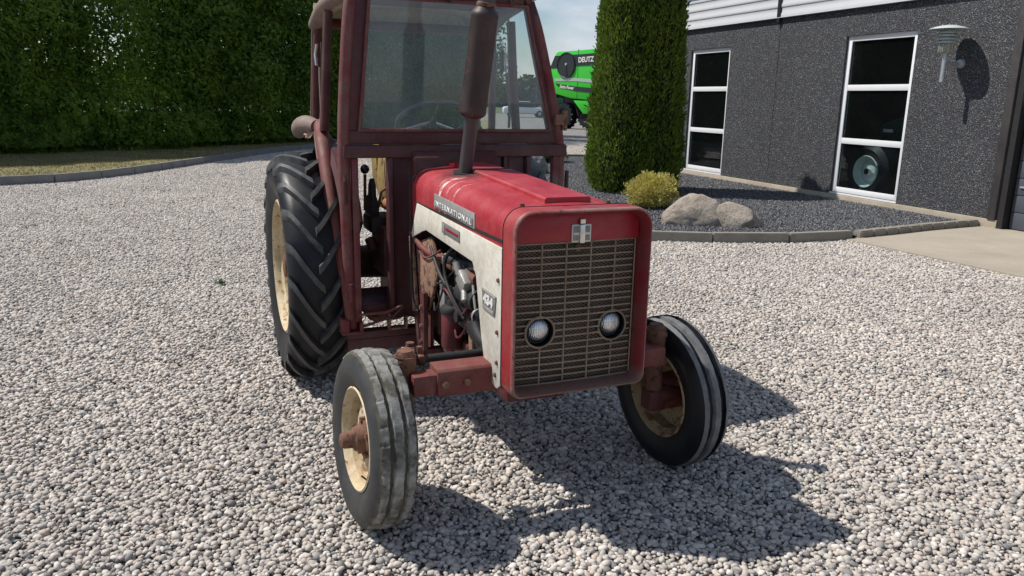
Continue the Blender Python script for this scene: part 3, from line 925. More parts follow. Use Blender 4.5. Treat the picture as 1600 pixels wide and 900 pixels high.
def low_bush(name, label, cat, loc, R_, H_, n, mat, leaf, seed):
    t = thing(name, label, cat, loc)
    b = B()
    for i in range(14):
        a = i*2.4; b.tube([(0, 0, 0), (cos(a)*R_*.4, sin(a)*R_*.4, H_*.35), (cos(a)*R_*.75, sin(a)*R_*.75, H_*random.uniform(.5, .8))], [.018, .01, .003], 5)
    b.done('stem', M['bark'], t)
    p_, q_ = crown_pts(0, 0, H_*.45, R_, R_, H_*.5, n, .55, seed, .28)
    for i in range(len(p_)):
        if p_[i, 2] < .03: p_[i, 2] = .03+random.random()*.08
    m = len(p_)
    put('foliage', leaf_mesh('foliage', p_, q_+rng.normal(0, .35, (m, 3))+[0, 0, .55], q_+rng.normal(0, .8, (m, 3)), rng.uniform(*leaf, m), rng.uniform(leaf[0]*.35, leaf[1]*.35, m)), t, [M[mat]])
    return t
low_bush('dwarf_shrub', 'small golden yellow shrub beside the boulder in the dark gravel bed', 'shrub', (2.20, 12.55, .05), .40, .58, 9000, 'gold', (.03, .065), 3.)
low_bush('dwarf_conifer', 'low green shrub behind the grey stone, seen under the cab frame', 'shrub', (.78, 21.6, .05), .62, .62, 5000, 'dwarfgreen', (.05, .09), 5.)

def boulder(name, label, loc, sx, sy, sz, seed, mat, rz=0., fn=None):
    b = bmesh.new(); bmesh.ops.create_icosphere(b, subdivisions=5, radius=1)
    for v in b.verts:
        p = v.co.copy()
        q = 1+.20*noise.noise(p*1.1+Vector((seed, 0, 0)))+.09*noise.noise(p*2.6+Vector((0, seed, 0)))+.05*noise.noise(p*6+Vector((0, 0, seed)))
        # faceted planes
        for nn in ((.6, .3, .75), (-.7, .2, .65), (.1, -.8, .6), (.9, -.2, .3), (-.3, -.85, .1)):
            n_ = Vector(nn).normalized(); d = p.dot(n_)*q
            if d > .80: q *= .80/d*.6+.4
        p = p*q
        p = Vector((p.x*sx, p.y*sy, p.z*sz))
        if fn: p = fn(p)
        v.co = p
    me = bpy.data.meshes.new(name); b.to_mesh(me); b.free()
    me.polygons.foreach_set('use_smooth', [True]*len(me.polygons))
    o = put(name, me, None, [mat]); o.location = loc; o.rotation_euler = (0, 0, rz)
    return tag(o, label, 'boulder')
boulder('boulder', 'large rounded tan boulder in the dark gravel bed, next to the golden shrub', (2.54, 10.95, .165), .47, .33, .31, 2., M['boulder'], .1)
boulder('boulder', 'smaller low tan boulder touching the right side of the larger one', (2.99, 10.86, .115), .47, .28, .24, 5.3, M['boulder'], -.15)
boulder('boulder', 'blue grey stone far back in the bed, seen under the cab frame', (.43, 18.2, .19), .36, .3, .34, 9.1, M['greystone'], .4)

# ------------------------------------------------------------------ the building
WR = atan2(WD.y, WD.x)          # local +x runs along the wall away from the garage, local +y is INTO the building
bd = thing('workshop_building', 'dark pebbledash workshop with white siding above and tall white framed windows', 'building', (WALL0.x, WALL0.y, 0), WR)
# local frame: x = along wall (u), y = -(outward normal) ; check orientation
_ly = Vector((-sin(WR), cos(WR), 0))
SG = 1 if _ly.dot(WN) < 0 else -1
def Y(off): return -off*SG      # off: distance out of the wall towards the yard
WIN = [(1.70, 3.22, .18, 2.87), (6.60, 8.10, .18, 2.87)]
def wall_panel(u0, u1, z0, z1, holes, th, name):
    us = sorted(set([u0, u1]+[h for w in holes for h in w[:2]])); zs = sorted(set([z0, z1]+[h for w in holes for h in w[2:]]))
    b = B()
    g = {}
    def vt(u_, z, o_):
        k_ = (u_, z, o_)
        if k_ not in g: g[k_] = b.b.verts.new((u_, Y(o_), z))
        return g[k_]
    def hole(a, c_): return any(w[0] <= a < w[1] and w[2] <= c_ < w[3] for w in holes)
    for i in range(len(us)-1):
        for j in range(len(zs)-1):
            if hole(us[i], zs[j]): continue
            for o_ in (0, -th):
                b.b.faces.new([vt(us[i], zs[j], o_), vt(us[i+1], zs[j], o_), vt(us[i+1], zs[j+1], o_), vt(us[i], zs[j+1], o_)])
    ed = {}
    for i in range(len(us)-1):
        for j in range(len(zs)-1):
            if hole(us[i], zs[j]): continue
            for e in (((us[i], zs[j]), (us[i+1], zs[j])), ((us[i], zs[j+1]), (us[i+1], zs[j+1])), ((us[i], zs[j]), (us[i], zs[j+1])), ((us[i+1], zs[j]), (us[i+1], zs[j+1]))):
                ed[e] = ed.get(e, 0)+1
    for (p, q), c_ in ed.items():
        if c_ == 1: b.b.faces.new([vt(*p, 0), vt(*q, 0), vt(*q, -th), vt(*p, -th)])
    return b.done(name, M['dash'], bd, smooth=False)
wall_panel(.0, 5.010, .150, 3.318, WIN[:1], .22, 'wall_panel')
wall_panel(5.022, 9.7, .150, 3.318, WIN[1:], .22, 'wall_panel')
def wbox(name, u0, u1, o0, o1, z0, z1, mat, parent=bd, bev=0.):
    b = B(); b.box(u0, u1, min(Y(o0), Y(o1)), max(Y(o0), Y(o1)), z0, z1, bev)
    return b.done(name, mat, parent)
wbox('plinth', -.16, 9.72, -.20, .035, -.1, .142, M['plinth'], bev=.006)
# siding boards: weatherboard profile, each board a part
bh = .182
for i in range(6):
    z = 3.330+i*bh
    for (ua, ub) in ((-2.3, 5.0), (5.09, 9.68)):
        b = B(); b.prism([(Y(-.05), z), (Y(.040), z), (Y(.045), z+.010), (Y(.044), z+.05), (Y(.030), z+.10), (Y(.028), z+bh-.022), (Y(.034), z+bh-.004), (Y(-.05), z+bh-.004)], 'x', ua, ub)
        b.done('siding_board', M['siding'], bd)
wbox('siding_strip', 5.005, 5.085, -.05, .066, 3.24, 4.42, M['hblack'])
wbox('flashing', -2.3, 9.68, -.05, .072, 3.319, 3.329, M['siding'])
wbox('eaves', -2.4, 9.9, -.3, .35, 4.43, 4.60, M['siding'])
# far end wall, roof, floor, back wall so that it is a closed dark workshop
wbox('floor', -6.5, 9.69, -8, -.23, -.05, .02, M['slab'])
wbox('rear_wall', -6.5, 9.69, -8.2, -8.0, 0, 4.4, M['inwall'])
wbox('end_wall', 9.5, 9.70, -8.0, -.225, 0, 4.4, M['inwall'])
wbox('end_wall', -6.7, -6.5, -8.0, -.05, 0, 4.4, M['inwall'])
b = B(); b.prism([(Y(.40), 4.61), (Y(-4.2), 6.0), (Y(-8.6), 4.61), (Y(-8.6), 4.53), (Y(-4.2), 5.9), (Y(.40), 4.53)][::1], 'x', -6.8, 9.95)
b.done('roof', M['hblack'], bd)
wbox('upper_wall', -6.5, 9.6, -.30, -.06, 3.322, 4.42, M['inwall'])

def window(u0, u1, z0, z1, label=None):
    fw = .092; d0, d1 = -.105, -.045
    b = B()
    for (a, c_, e, g_) in ((u0, u0+fw, z0, z1), (u1-fw, u1, z0, z1)):
        b.box(a, c_, min(Y(d0), Y(d1)), max(Y(d0), Y(d1)), e, g_, .004)
    for (e, g_) in ((z0, z0+fw), (z1-fw, z1)):
        b.box(u0+fw, u1-fw, min(Y(d0), Y(d1)), max(Y(d0), Y(d1)), e, g_, .004)
    fr_ = b.done('window', M['frame_white'], bd, weld=False)
    for z in (1.09, 2.0):
        wbox('mullion', u0+fw-.002, u1-fw+.002, d0+.002, d1-.004, z-.05, z+.05, M['frame_white'], fr_, .004)
    zs = [z0+fw, 1.04, 1.14, 1.95, 2.05, z1-fw]
    for a, c_ in ((0, 1), (2, 3), (4, 5)):
        wbox('pane', u0+fw-.005, u1-fw+.005, -.082, -.076, zs[a]-.005, zs[c_]+.005, M['winglass'], fr_)
        # dark gasket
        b = B()
        e0, e1, za, zb = u0+fw, u1-fw, zs[a], zs[c_]
        for q in ((e0, e0+.012, za, zb), (e1-.012, e1, za, zb), (e0+.012, e1-.012, za, za+.012), (e0+.012, e1-.012, zb-.012, zb)):
            b.box(q[0], q[1], min(Y(-.074), Y(-.060)), max(Y(-.074), Y(-.060)), q[2], q[3])
        b.done('gasket', M['blackgloss'], fr_, weld=False)
    wbox('sill', u0-.01, u1+.01, -.10, .012, z0-.03, z0-.002, M['frame_white'], fr_)
for w in WIN: window(*w)
# corner post and garage door
wbox('corner_post', -.135, -.006, -.14, .055, .143, 3.30, M['darkwood'], bev=.008)
wbox('door_jamb', -.24, -.137, -.20, .02, .03, 3.30, M['black'])
gd = B(); gd.box(-4.9, -.245, min(Y(-.16), Y(-.12)), max(Y(-.16), Y(-.12)), .03, 3.30)
door = gd.done('garage_door', M['hblack'], bd)
z = .04
while z < 1.76:
    wbox('door_panel', -4.88, -.26, -.119, -.095, z, z+.232, M['doorgrey'], door, .010); z += .24
b = B()
for (ua, ub) in ((-1.2, -.27), (-2.2, -1.25), (-3.2, -2.25), (-4.2, -3.25)):
    for q in ((ua, ua+.07, 1.80, 3.1), (ub-.07, ub, 1.80, 3.1), (ua+.07, ub-.07, 1.80, 1.88), (ua+.07, ub-.07, 3.02, 3.1)):
        b.box(q[0], q[1], min(Y(-.119), Y(-.09)), max(Y(-.119), Y(-.09)), q[2], q[3], .004)
b.done('door_window_frame', M['frame_white'], door, weld=False)
wbox('door_pane', -4.2, -.27, -.1188, -.105, 1.87, 3.03, M['winglass'], door)
wbox('door_handle', -.44, -.34, -.094, -.075, .62, .645, M['galv'], door, .004)
wbox('lintel', -6.5, -.245, -.22, .03, 3.301, 3.317, M['darkwood'])
wbox('wall_beyond_door', -6.5, -4.91, -.22, 0, 0, 3.30, M['dash'])

# wall lamp: its axis parallel to the wall, cap on top
lt = thing('wall_lamp', 'round capped grey louvred lamp on a bracket beside the right window', 'lamp', tuple(wpt(.835, 0, 0)), WR)
lo = .335
def lat(prof, name, mat, par, seg=40, zc=0.):
    b = B(); b.lathe([(z, r_) for r_, z in prof], seg, (0, Y(lo), zc), 'z'); return b.done(name, mat, par)
cap = lat([(.001, 2.862), (.03, 2.862), (.10, 2.853), (.19, 2.833), (.262, 2.806), (.268, 2.800), (.262, 2.797), (.18, 2.812), (.08, 2.82), (.001, 2.822)], 'cap', M['lampgrey'], lt, 56)
for k_ in range(6):
    a = k_*pi/3+.2
    b = B(); b.tube([(cos(a)*.10, Y(lo)+sin(a)*.10, 2.845), (cos(a)*.10, Y(lo)+sin(a)*.10, 2.872)], .007, 8); b.done('bolt', M['galv'], cap)
for k_, (z, r_) in enumerate(((2.755, .118), (2.712, .132), (2.665, .137), (2.622, .130))):
    lat([(r_*.55, z+.022), (r_*.82, z+.018), (r_, z-.006), (r_, z-.014), (r_*.8, z+.006), (r_*.55, z+.010)], 'louvre', M['lampgrey'], lt)
lat([(.05, 2.80), (.06, 2.78), (.06, 2.60), (.001, 2.60)], 'light_chamber', M['hsilver'], lt)
lat([(.001, 2.60), (.100, 2.598), (.105, 2.585), (.098, 2.50), (.085, 2.47), (.001, 2.46)], 'cover', M['acryl'], lt)
for k_ in range(10):
    a = k_*pi/5
    b = B(); b.tube([(cos(a)*.106, Y(lo)+sin(a)*.106, 2.60), (cos(a)*.104, Y(lo)+sin(a)*.104, 2.48)], .004, 6); b.done('cage_rod', M['hsilver'], lt)
b = B(); b.tube([(0, Y(lo), 2.47), (0, Y(lo), 2.06)], .034, 20); b.lathe([(2.06, .034), (2.055, .030), (2.055, .001)], 20, (0, Y(lo), 0), 'z'); b.done('stem', M['galv'], lt)
b = B(); b.tube([(0, Y(lo), 2.33), (0, Y(.05), 2.33)], .023, 16); b.done('bracket', M['galv'], lt)
b = B()
b.lathe([(Y(.001), .001), (Y(.001), .070), (Y(.02), .070), (Y(.05), .055), (Y(.06), .03), (Y(.06), .001)], 32, (0, 0, 2.33), 'y'); b.done('wall_plate', M['galv'], lt)

# a tractor stored inside, behind the right window
def lathe_part(name, prof, mat, par, c, seg=56, mats=None, **k_):
    b = B(); b.lathe(prof, seg, c, 'y', mats, **k_); return b.done(name, mat, par)
st = thing('stored_tractor', 'dark tractor parked inside the workshop, its pale wheel rim behind the lowest right pane', 'tractor', tuple(wpt(2.83, 0, 0)), WR)
def YY(o_): return Y(o_)
so = -.42
lathe_part('tyre', [(YY(so+.0), .28), (YY(so+.03), .31), (YY(so+.06), .40), (YY(so+.0), .50), (YY(so-.2), .53), (YY(so-.42), .50), (YY(so-.45), .30)], M['rub_dark'], st, (0, 0, .56))
lathe_part('rim', [(YY(so+.03), .285), (YY(so+.05), .275), (YY(so+.01), .255), (YY(so-.06), .245), (YY(so-.07), .225), (YY(so-.12), .215), (YY(so-.13), .17), (YY(so-.05), .135), (YY(so-.04), .07), (YY(so+.01), .06), (YY(so+.01), .001)], m_plain('stored_rim_pale', (.68, .74, .70), .4, 0, .1), st, (0, 0, .56))
b = B(); b.lathe([(YY(so+.013), .052), (YY(so+.025), .045), (YY(so+.025), .001)], 24, (0, 0, .56), 'y'); b.done('hub', M['black'], st)
b = B(); b.prism([(-1.3, .55), (.55, .62), (.62, 1.35), (.2, 1.5), (-1.3, 1.55)], 'y', min(YY(-1.2), YY(-1.9)), max(YY(-1.2), YY(-1.9)), .05); b.done('hood', m_plain('stored_green', (.02, .08, .07), .3), st)
b = B(); b.lathe([(YY(-.92), .60), (YY(-.92), .64), (YY(-1.35), .64), (YY(-1.35), .60)], 40, (0, 0, .62), 'y', a0=.2, a1=2.9); b.done('mudguard', M['hblack'], st)
b = B()
for (x, y_) in ((-1.5, -1.05), (-1.5, -2.0), (-.25, -1.05)): b.tube([(x, YY(y_), 1.4), (x+.15, YY(y_), 2.9)], .05, 8)
b.box(-1.6, -.05, min(YY(-1.0), YY(-2.1)), max(YY(-1.0), YY(-2.1)), 2.9, 3.0, .03)
b.done('cab_frame', M['hblack'], st)
b = B(); b.box(-1.45, -.2, min(YY(-1.06), YY(-1.07)), max(YY(-1.06), YY(-1.07)), 1.6, 2.85); b.done('cab_window', M['winglass'], st)
b = B(); b.box(.0, .22, min(YY(-.90), YY(-.905)), max(YY(-.90), YY(-.905)), 1.245, 1.30, .002); b.done('nameplate', M['letter'], st)

# ------------------------------------------------------------------ far things
# combine harvester (local x to the right, y away)
hv = thing('combine_harvester', 'bright green combine harvester standing beyond the conifer', 'combine harvester', (2.0, 50, 0), radians(-48))
def hx(p): return p
side = [(.12, 3.62), (.55, 4.42), (.75, 4.52), (2.6, 4.56), (5.6, 4.68), (7.0, 4.66), (7.0, 1.75), (3.4, 1.72), (1.95, 1.80), (.62, 2.06), (.35, 2.7)]
b = B(); b.prism(side, 'y', .0, 2.9, .05); b.done('body', M['green'], hv)
b = B(); b.prism([(.13, 3.60), (.52, 4.28), (1.15, 4.30), (2.6, 4.32), (5.6, 4.42), (5.6, 3.72), (2.35, 3.68), (1.9, 3.66), (.2, 3.56)], 'y', -.03, .02); b.done('dark_band', M['hblack'], hv)
b = B(); b.lathe([(-.05, .001), (-.05, .68), (-.10, .72), (-.0, .76), (.02, .76)], 40, (1.50, 0, 3.72), 'y'); sc = b.done('rotary_screen', M['hblack'], hv)
b = B(); b.prism([(1.42, 3.07), (1.48, 3.72), (1.56, 3.72), (1.64, 3.09)], 'y', -.075, -.06); b.done('screen_arm', M['blackgloss'], sc)
b = B(); b.lathe([(-.08, .001), (-.08, .07), (-.05, .08)], 16, (1.50, 0, 3.78), 'y'); b.done('screen_hub', M['hsilver'], sc)
b = B(); b.prism([(.52, 2.95), (2.2, 2.98), (5.6, 2.80), (5.6, 2.60), (2.2, 2.80), (.55, 2.80)], 'y', -.02, .03); b.done('silver_stripe', M['hsilver'], hv)
b = B(); b.prism([(.60, 2.68), (2.2, 2.50), (5.6, 2.28), (5.6, 1.98), (2.2, 2.24), (.95, 2.44)], 'y', -.025, .03); b.done('lower_band', M['hblack'], hv)
put_text('lettering', 'Extra Power', .28, M['letter'], hv, (1.62, -.035, 2.45), (1, 0, -.10), (.12, 0, 1), .01, fit=(1.2, .20), bold=.006, shear=.3)
put_text('lettering', 'DEUTZ', .42, M['letter'], hv, (3.12, -.04, 4.02), (1, 0, .03), (-.03, 0, 1), .01, fit=(1.22, .30), bold=.012)
put_text('lettering', 'FAHR', .42, M['letter'], hv, (4.75, -.04, 4.06), (1, 0, .03), (-.03, 0, 1), .01, fit=(.9, .30), bold=.012)
wb = B(); wb.box(2.445, 2.465, -.012, .03, 1.83, 4.62); wb.done('panel_joint', M['black'], hv)
b = B(); b.prism([(2.1, 1.69), (2.95, .92), (3.6, .95), (4.2, 1.69)], 'y', .05, .5, .03); b.done('lower_panel', M['green'], hv)
b = B(); b.prism([(.8, 2.0), (1.9, 1.75), (6.4, 1.70), (6.2, .62), (3.6, .55), (1.4, .62), (1.0, 1.3)], 'y', .55, 2.4, .05)
for a_ in ((2.2, 1.4, 3.0, .7), (2.5, .7, 2.9, 1.35), (3.0, .72, 3.5, 1.1), (1.9, 1.7, 2.3, .8)): b.tube([(a_[0], .35, a_[1]), (a_[2], .35, a_[3])], .04, 6)
b.done('undercarriage', M['black'], hv)
def far_wheel(par, c, rad, w, rimmat, lugs=16, name='wheel', rr=.56):
    b = B(); b.lathe([(-w/2+.04, .001), (-w/2+.04, rad*.2), (-w/2+.10, rad*.3), (-w/2+.10, rad*rr*.9), (-w/2, rad*rr)], 28, c, 'y'); wl_ = b.done(name, rimmat, par)
    b = B(); b.lathe([(-w/2, rad*(rr-.01)), (-w/2-.02, rad*.75), (-w/2, rad*.92), (-w*.3, rad*.96), (w*.3, rad*.96), (w/2, rad*.9), (w/2, rad*.5)], 32, c, 'y')
    for k_ in range(lugs):
        for sd in (-1, 1):
            a = 2*pi*(k_+(.5 if sd > 0 else 0))/lugs
            m = Matrix.Translation(c) @ Matrix.Rotation(-a, 4, 'Y') @ Matrix.Translation((rad*.96, sd*w*.26, 0)) @ Matrix.Rotation(sd*.6, 4, 'X')
            b.box(-.02, rad*.05, -w*.27, w*.27, -rad*.045, rad*.045, 0, m)
    b.done('tyre', M['rub_dark'], wl_, weld=False)
    return wl_
far_wheel(hv, (1.25, .35, .78), .78, .55, M['hblack'])
far_wheel(hv, (1.25, 2.4, .78), .78, .55, M['hblack'])
far_wheel(hv, (4.55, .25, .98), .98, .75, M['yellow'])
far_wheel(hv, (4.55, 2.6, .98), .98, .75, M['yellow'])

ft = thing('distant_tractor', 'distant green tractor with yellow wheels, seen through the right of the windscreen', 'tractor', (3.6, 80, 0), 0)
b = B(); b.prism([(-.4, 1.1), (1.1, 1.05), (1.1, 1.75), (.9, 1.85), (-.4, 1.95)], 'y', -.4, .4, .05); b.done('hood', M['dgreen'], ft)
b = B(); b.box(-1.6, -.3, -.75, .75, 2.75, 2.9, .05); b.done('roof', M['dgreen'], ft)
b = B()
for x, y_ in ((-1.55, -.7), (-.35, -.7), (-1.55, .7), (-.35, .7)): b.tube([(x, y_, 1.0), (x, y_, 2.76)], .05, 8)
b.box(-1.6, -.3, -.7, .7, .8, 1.3, .03); b.done('cab_frame', M['hblack'], ft)
far_wheel(ft, (-1.1, -.75, .85), .85, .4, M['yellow'], rr=.40); far_wheel(ft, (-1.1, .75, .85), .85, .4, M['yellow'])
far_wheel(ft, (.9, -.7, .55), .55, .3, M['hblack']); far_wheel(ft, (.9, .7, .55), .55, .3, M['yellow'])

fc = thing('parked_car', 'distant white car parked in the open, seen through the windscreen right of the muffler', 'car', (.9, 78, 0), .1)
b = B(); b.prism([(-2.1, .35), (2.1, .35), (2.15, .8), (1.3, .95), (-2.0, 1.0), (-2.15, .8)], 'y', -.85, .85, .12); b.done('body', M['carwhite'], fc)
b = B(); b.prism([(-1.7, .98), (1.25, .94), (.5, 1.45), (-1.3, 1.48)], 'y', -.75, .75, .08); b.done('cabin', M['blackgloss'], fc)
b = B(); b.prism([(-1.3, 1.44), (.5, 1.42), (.4, 1.50), (-1.2, 1.53)], 'y', -.72, .72, .03); b.done('roof', M['carwhite'], fc)
for x in (-1.35, 1.35):
    for y_ in (-.78, .78): far_wheel(fc, (x, y_, .33), .33, .22, M['hsilver'], 0)

# far woods along the horizon
n = 60000
ang = rng.uniform(-1.25, 1.25, n); dist = rng.uniform(170, 215, n)
X_ = np.sin(ang)*dist; Y_ = np.cos(ang)*dist
hh = np.array([5.5+2.6*noise.noise(Vector((a*14, 0, 0)))+2.0*noise.noise(Vector((a*60, 3, 0))) for a in ang])
Z_ = hh*rng.random(n)**.7
me = leaf_mesh('distant_woods', np.stack([X_, Y_, Z_], 1), rng.normal(0, 1, (n, 3)), rng.normal(0, 1, (n, 3)), rng.uniform(1.2, 2.6, n), rng.uniform(.9, 1.8, n))
tag(put('distant_woods', me, None, [M['far_wood']], 'stuff'), 'low line of distant woods along the horizon', 'woods')

# ================================================================== THE TRACTOR
# local frame: origin on the ground under the front axle, +x forwards, +y to its left, z up
TA = radians(23.0)
tr = thing('tractor', 'old red and white tractor with maroon cab frame and upright muffler on the gravel', 'tractor', (.17, 3.165, 0), atan2(-cos(TA), sin(TA)))
def bx(name, a, mat, par=tr, bev=.004, **k_):
    b = B(); b.box(*a, bev); return b.done(name, mat, par, **k_)
def tb(name, pts, rad, mat, par=tr, seg=12, smooth=0, **k_):
    b = B(); b.tube(pts, rad, seg, smooth); return b.done(name, mat, par, **k_)
def bolt(par, c, rad, h, axis, mat, name='bolt'):
    b = B(); d = {'x': (1, 0, 0), 'y': (0, 1, 0), '-y': (0, -1, 0), 'z': (0, 0, 1), '-x': (-1, 0, 0)}[axis]
    p = Vector(c); q = p+Vector(d)*h
    b.tube([p, p+Vector(d)*h*.3], rad*1.25, 14); b.tube([p+Vector(d)*h*.3, q], rad, 6)
    return b.done(name, mat, par, angle=25)

# ---- bonnet
def hood_sec(x, w, zb, zt, crown, rad, n=8):
    pts = [(x, w, zb), (x, w, (zb+zt)/2)]
    for k in range(n+1):
        a = radians(90*k/n); pts.append((x, w-rad+rad*cos(a), zt-rad+rad*sin(a)))
    m = 8; wi = w-rad
    for k in range(1, m): 
        y = wi-2*wi*k/m; pts.append((x, y, zt+crown*(1-(y/wi)**2)))
    for k in range(n+1):
        a = radians(90+90*k/n); pts.append((x, -w+rad+rad*cos(a), zt-rad+rad*sin(a)))
    pts += [(x, -w, (zb+zt)/2), (x, -w, zb)]
    return pts
b = B()
secs = [(-1.16, .262, 1.08, 1.325, .012, .10), (-1.15, .272, 1.08, 1.338, .014, .10), (-1.0, .276, 1.08, 1.341, .014, .095), (-.6, .278, 1.08, 1.330, .014, .09), (-.2, .280, 1.08, 1.311, .014, .085), (.0, .281, 1.08, 1.300, .014, .08), (.138, .281, 1.08, 1.290, .014, .068)]
b.loft([hood_sec(*q) for q in secs], closed=False)
inn = [hood_sec(q[0], q[1]-.006, q[2], q[3]-.006, q[4], q[5]) for q in secs]
b.loft([l_[::-1] for l_ in inn], closed=False)
hood = b.done('hood', M['hood'], tr, weld=False)
# raised centre strip in two pieces
for name, (xa, xb, ya, yb, za, zb_) in (('hood_strip', (-1.14, -.735, -.075, .115, .345, .016)), ('hood_strip', (-.73, .075, -.085, .118, .345, .022))):
    b = B()
    lo = []
    for x in np.linspace(xa, xb, 6):
        zt = 1.354-.051*max(0, (x+1.0)/1.14)**1.15
        lo.append([(x, ya, zt-.004), (x, ya, zt+zb_*.7), (x, ya+.008, zt+zb_), (x, yb-.008, zt+zb_), (x, yb, zt+zb_*.7), (x, yb, zt-.004)])
    b.loft(lo, True, True, True); b.done(name, M['hood'], hood, angle=25)
bx('filler_recess', (-.735, -.728, -.088, .121, 1.34, 1.372), M['black'], hood, .001)
bx('hood_rear_seal', (-1.185, -1.16, -.265, .265, 1.0, 1.30), M['black'], hood, .02)
for y in (-.235, .235):
    bolt(hood, (.09, y*.8, 1.300), .010, .012, 'z', M['rust'])
# side panels, left and right mirrored
sp = [(-1.02, 1.176), (.136, 1.150), (.136, .60), (.10, .575), (.02, .585), (-.035, .64), (-.075, .74), (-.145, .985), (-.19, 1.035), (-.86, 1.062), (-.93, 1.045), (-1.115, .985), (-1.125, 1.0)]
for sgn in (-1, 1):
    b = B(); b.prism(sp, 'y', sgn*.279, sgn*.2875, .0025)
    p_ = b.done('side_panel', M['cream'], tr, angle=30)
    if sgn > 0: p_.data.name = 'side_panel_far'
    for (x, z) in ((.105, .955-.27), (.105, .81), (.09, .63), (.11, 1.02)):
        bolt(p_, (x, sgn*.2875, z), .008, .008, 'y' if sgn > 0 else '-y', M['rust'])
    bx('strip_joint', (-1.05, .136, min(sgn*.2812, sgn*.284), max(sgn*.2812, sgn*.284), 1.169, 1.181), M['black'], p_, .0)
# badges on the near side
Xs, Zs = (1, 0, -.035), (0, 0, 1)
b = B()
m4 = Matrix.Rotation(radians(2.0), 4, 'Y')
def plate(name, x0, x1, z0, z1, yo, th, mat, par, slope=-.035, bev=.002, trap=0.):
    b = B(); xc = (x0+x1)/2
    q = [(x0+trap, z0-slope*(xc-x0)), (x1-trap, z0+slope*(x1-xc)), (x1, z1+slope*(x1-xc)), (x0, z1-slope*(xc-x0))]
    b.prism(q, 'y', yo-th, yo, bev); return b.done(name, mat, par, angle=25)
np_ = plate('nameplate', -.73, -.175, 1.184, 1.249, -.279, .006, M['plate'], tr)
plate('nameplate_inset', -.715, -.190, 1.191, 1.226, -.2855, .002, M['letterdark'], np_, bev=.0005)
put_text('lettering', 'INTERNATIONAL', .05, M['letter'], np_, (-.4525, -.2885, 1.2085), Xs, Zs, .003, fit=(.50, .026), bold=.0008, spacing=1.25)
sb = plate('model_badge', -.590, -.345, 1.092, 1.142, -.2875, .004, M['letterdark'], tr)
plate('badge_stripe', -.53, -.36, 1.113, 1.124, -.292, .002, M['recess'], sb, bev=.0004)
plate('badge_end', -.585, -.55, 1.096, 1.138, -.292, .002, M['plate'], sb, bev=.0004)
nb = plate('number_plate', -.062, .092, .868, .952, -.2875, .005, M['letterdark'], tr, trap=.014)
plate('number_border', -.058, .088, .944, .950, -.2928, .002, M['plate'], nb, bev=.0004)
plate('number_border', -.040, .070, .872, .888, -.2928, .002, M['plate'], nb, bev=.0004)
put_text('lettering', '434', .05, M['letter'], nb, (.015, -.2945, .918), Xs, Zs, .003, fit=(.105, .042), bold=.002)

# ---- bezel round the grille
def bez(x, ins, rad, crown=.016):
    return [(x, y, z) for y, z in rrect(-.294+ins, .298-ins, .575+ins, 1.297-ins, rad, 7, crown)]
b = B()
b.mi = 0
b.loft([bez(.140, .0, .072), bez(.232, .0, .072)])
b.mi = 1
b.loft([bez(.232, .0, .072), bez(.2425, .002, .070), bez(.2485, .006, .068), bez(.249, .010, .064)])
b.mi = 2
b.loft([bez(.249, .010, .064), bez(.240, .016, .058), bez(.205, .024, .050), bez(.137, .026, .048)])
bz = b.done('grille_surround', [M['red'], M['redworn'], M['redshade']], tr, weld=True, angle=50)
b = B(); b.loft([bez(.1385, -.002, .073), bez(.1365, -.002, .073), bez(.1365, .01, .068), bez(.1385, .01, .068)]); b.done('seam', M['black'], bz)
# upper recessed panel and radiator space
b = B(); b.prism([(-.270, 1.172), (.270, 1.172), (.270, 1.245), (.245, 1.278), (-.245, 1.278), (-.270, 1.245)], 'x', .168, .188, .003); up = b.done('upper_panel', M['recess'], bz)
bx('radiator', (.02, .1365, -.266, .266, .600, 1.225), M['black'], tr)
# grille: mesh backing, bars
gz0, gz1, gy = .603, 1.168, .266
HL = ((-.147, .815), (.176, .815)); HR = .060
def backing_mesh(x, yl, z0, z1, holes, rad, name, mat, par):
    b = B(); es = []
    def loop(pts):
        vs = [b.b.verts.new((x, y, z)) for y, z in pts]
        for i in range(len(vs)): es.append(b.b.edges.new((vs[i], vs[(i+1) % len(vs)])))
    loop([(-yl, z0), (yl, z0), (yl, z1), (-yl, z1)])
    for hy, hz in holes: loop([(hy+rad*cos(2*pi*k/36), hz+rad*sin(2*pi*k/36)) for k in range(36)])
    bmesh.ops.triangle_fill(b.b, use_beauty=True, edges=es)
    return b.done(name, mat, par, smooth=False)
gr_ = backing_mesh(.1605, gy, gz0, gz1, HL, HR-.003, 'grille', M['mesh'], tr)
def gx(y, z): return .1665+.010*(1-(y/gy)**2)
def bar_seg(z, ya, yb, me=None):
    if me is None:
        b = B(); lo = []
        for y in np.linspace(ya, yb, max(2, int((yb-ya)/.05)+1)):
            x = gx(y, z); lo.append([(x-.004, y, -.0024), (x+.004, y, -.0028), (x+.004, y, .0028), (x-.004, y, .0024)])
        b.loft(lo, True, True, True); o = b.done('grille_bar', M['bar'], gr_)
    else: o = put('grille_bar', me, gr_)
    o.location = (0, 0, z); o.rotation_euler.x = random.uniform(-.006, .006); return o.data
nb_ = 22; full = None
for i in range(nb_):
    z = gz0+(gz1-gz0)*i/(nb_-1)+random.uniform(-.0012, .0012)
    cuts = [(hy-sqrt(HR**2-(z-hz)**2), hy+sqrt(HR**2-(z-hz)**2)) for hy, hz in HL if abs(z-hz) < HR-.002]
    if not cuts: full = bar_seg(z, -gy, gy, full)
    else:
        ya = -gy
        for a, c_ in cuts: bar_seg(z, ya, a); ya = c_
        bar_seg(z, ya, gy)
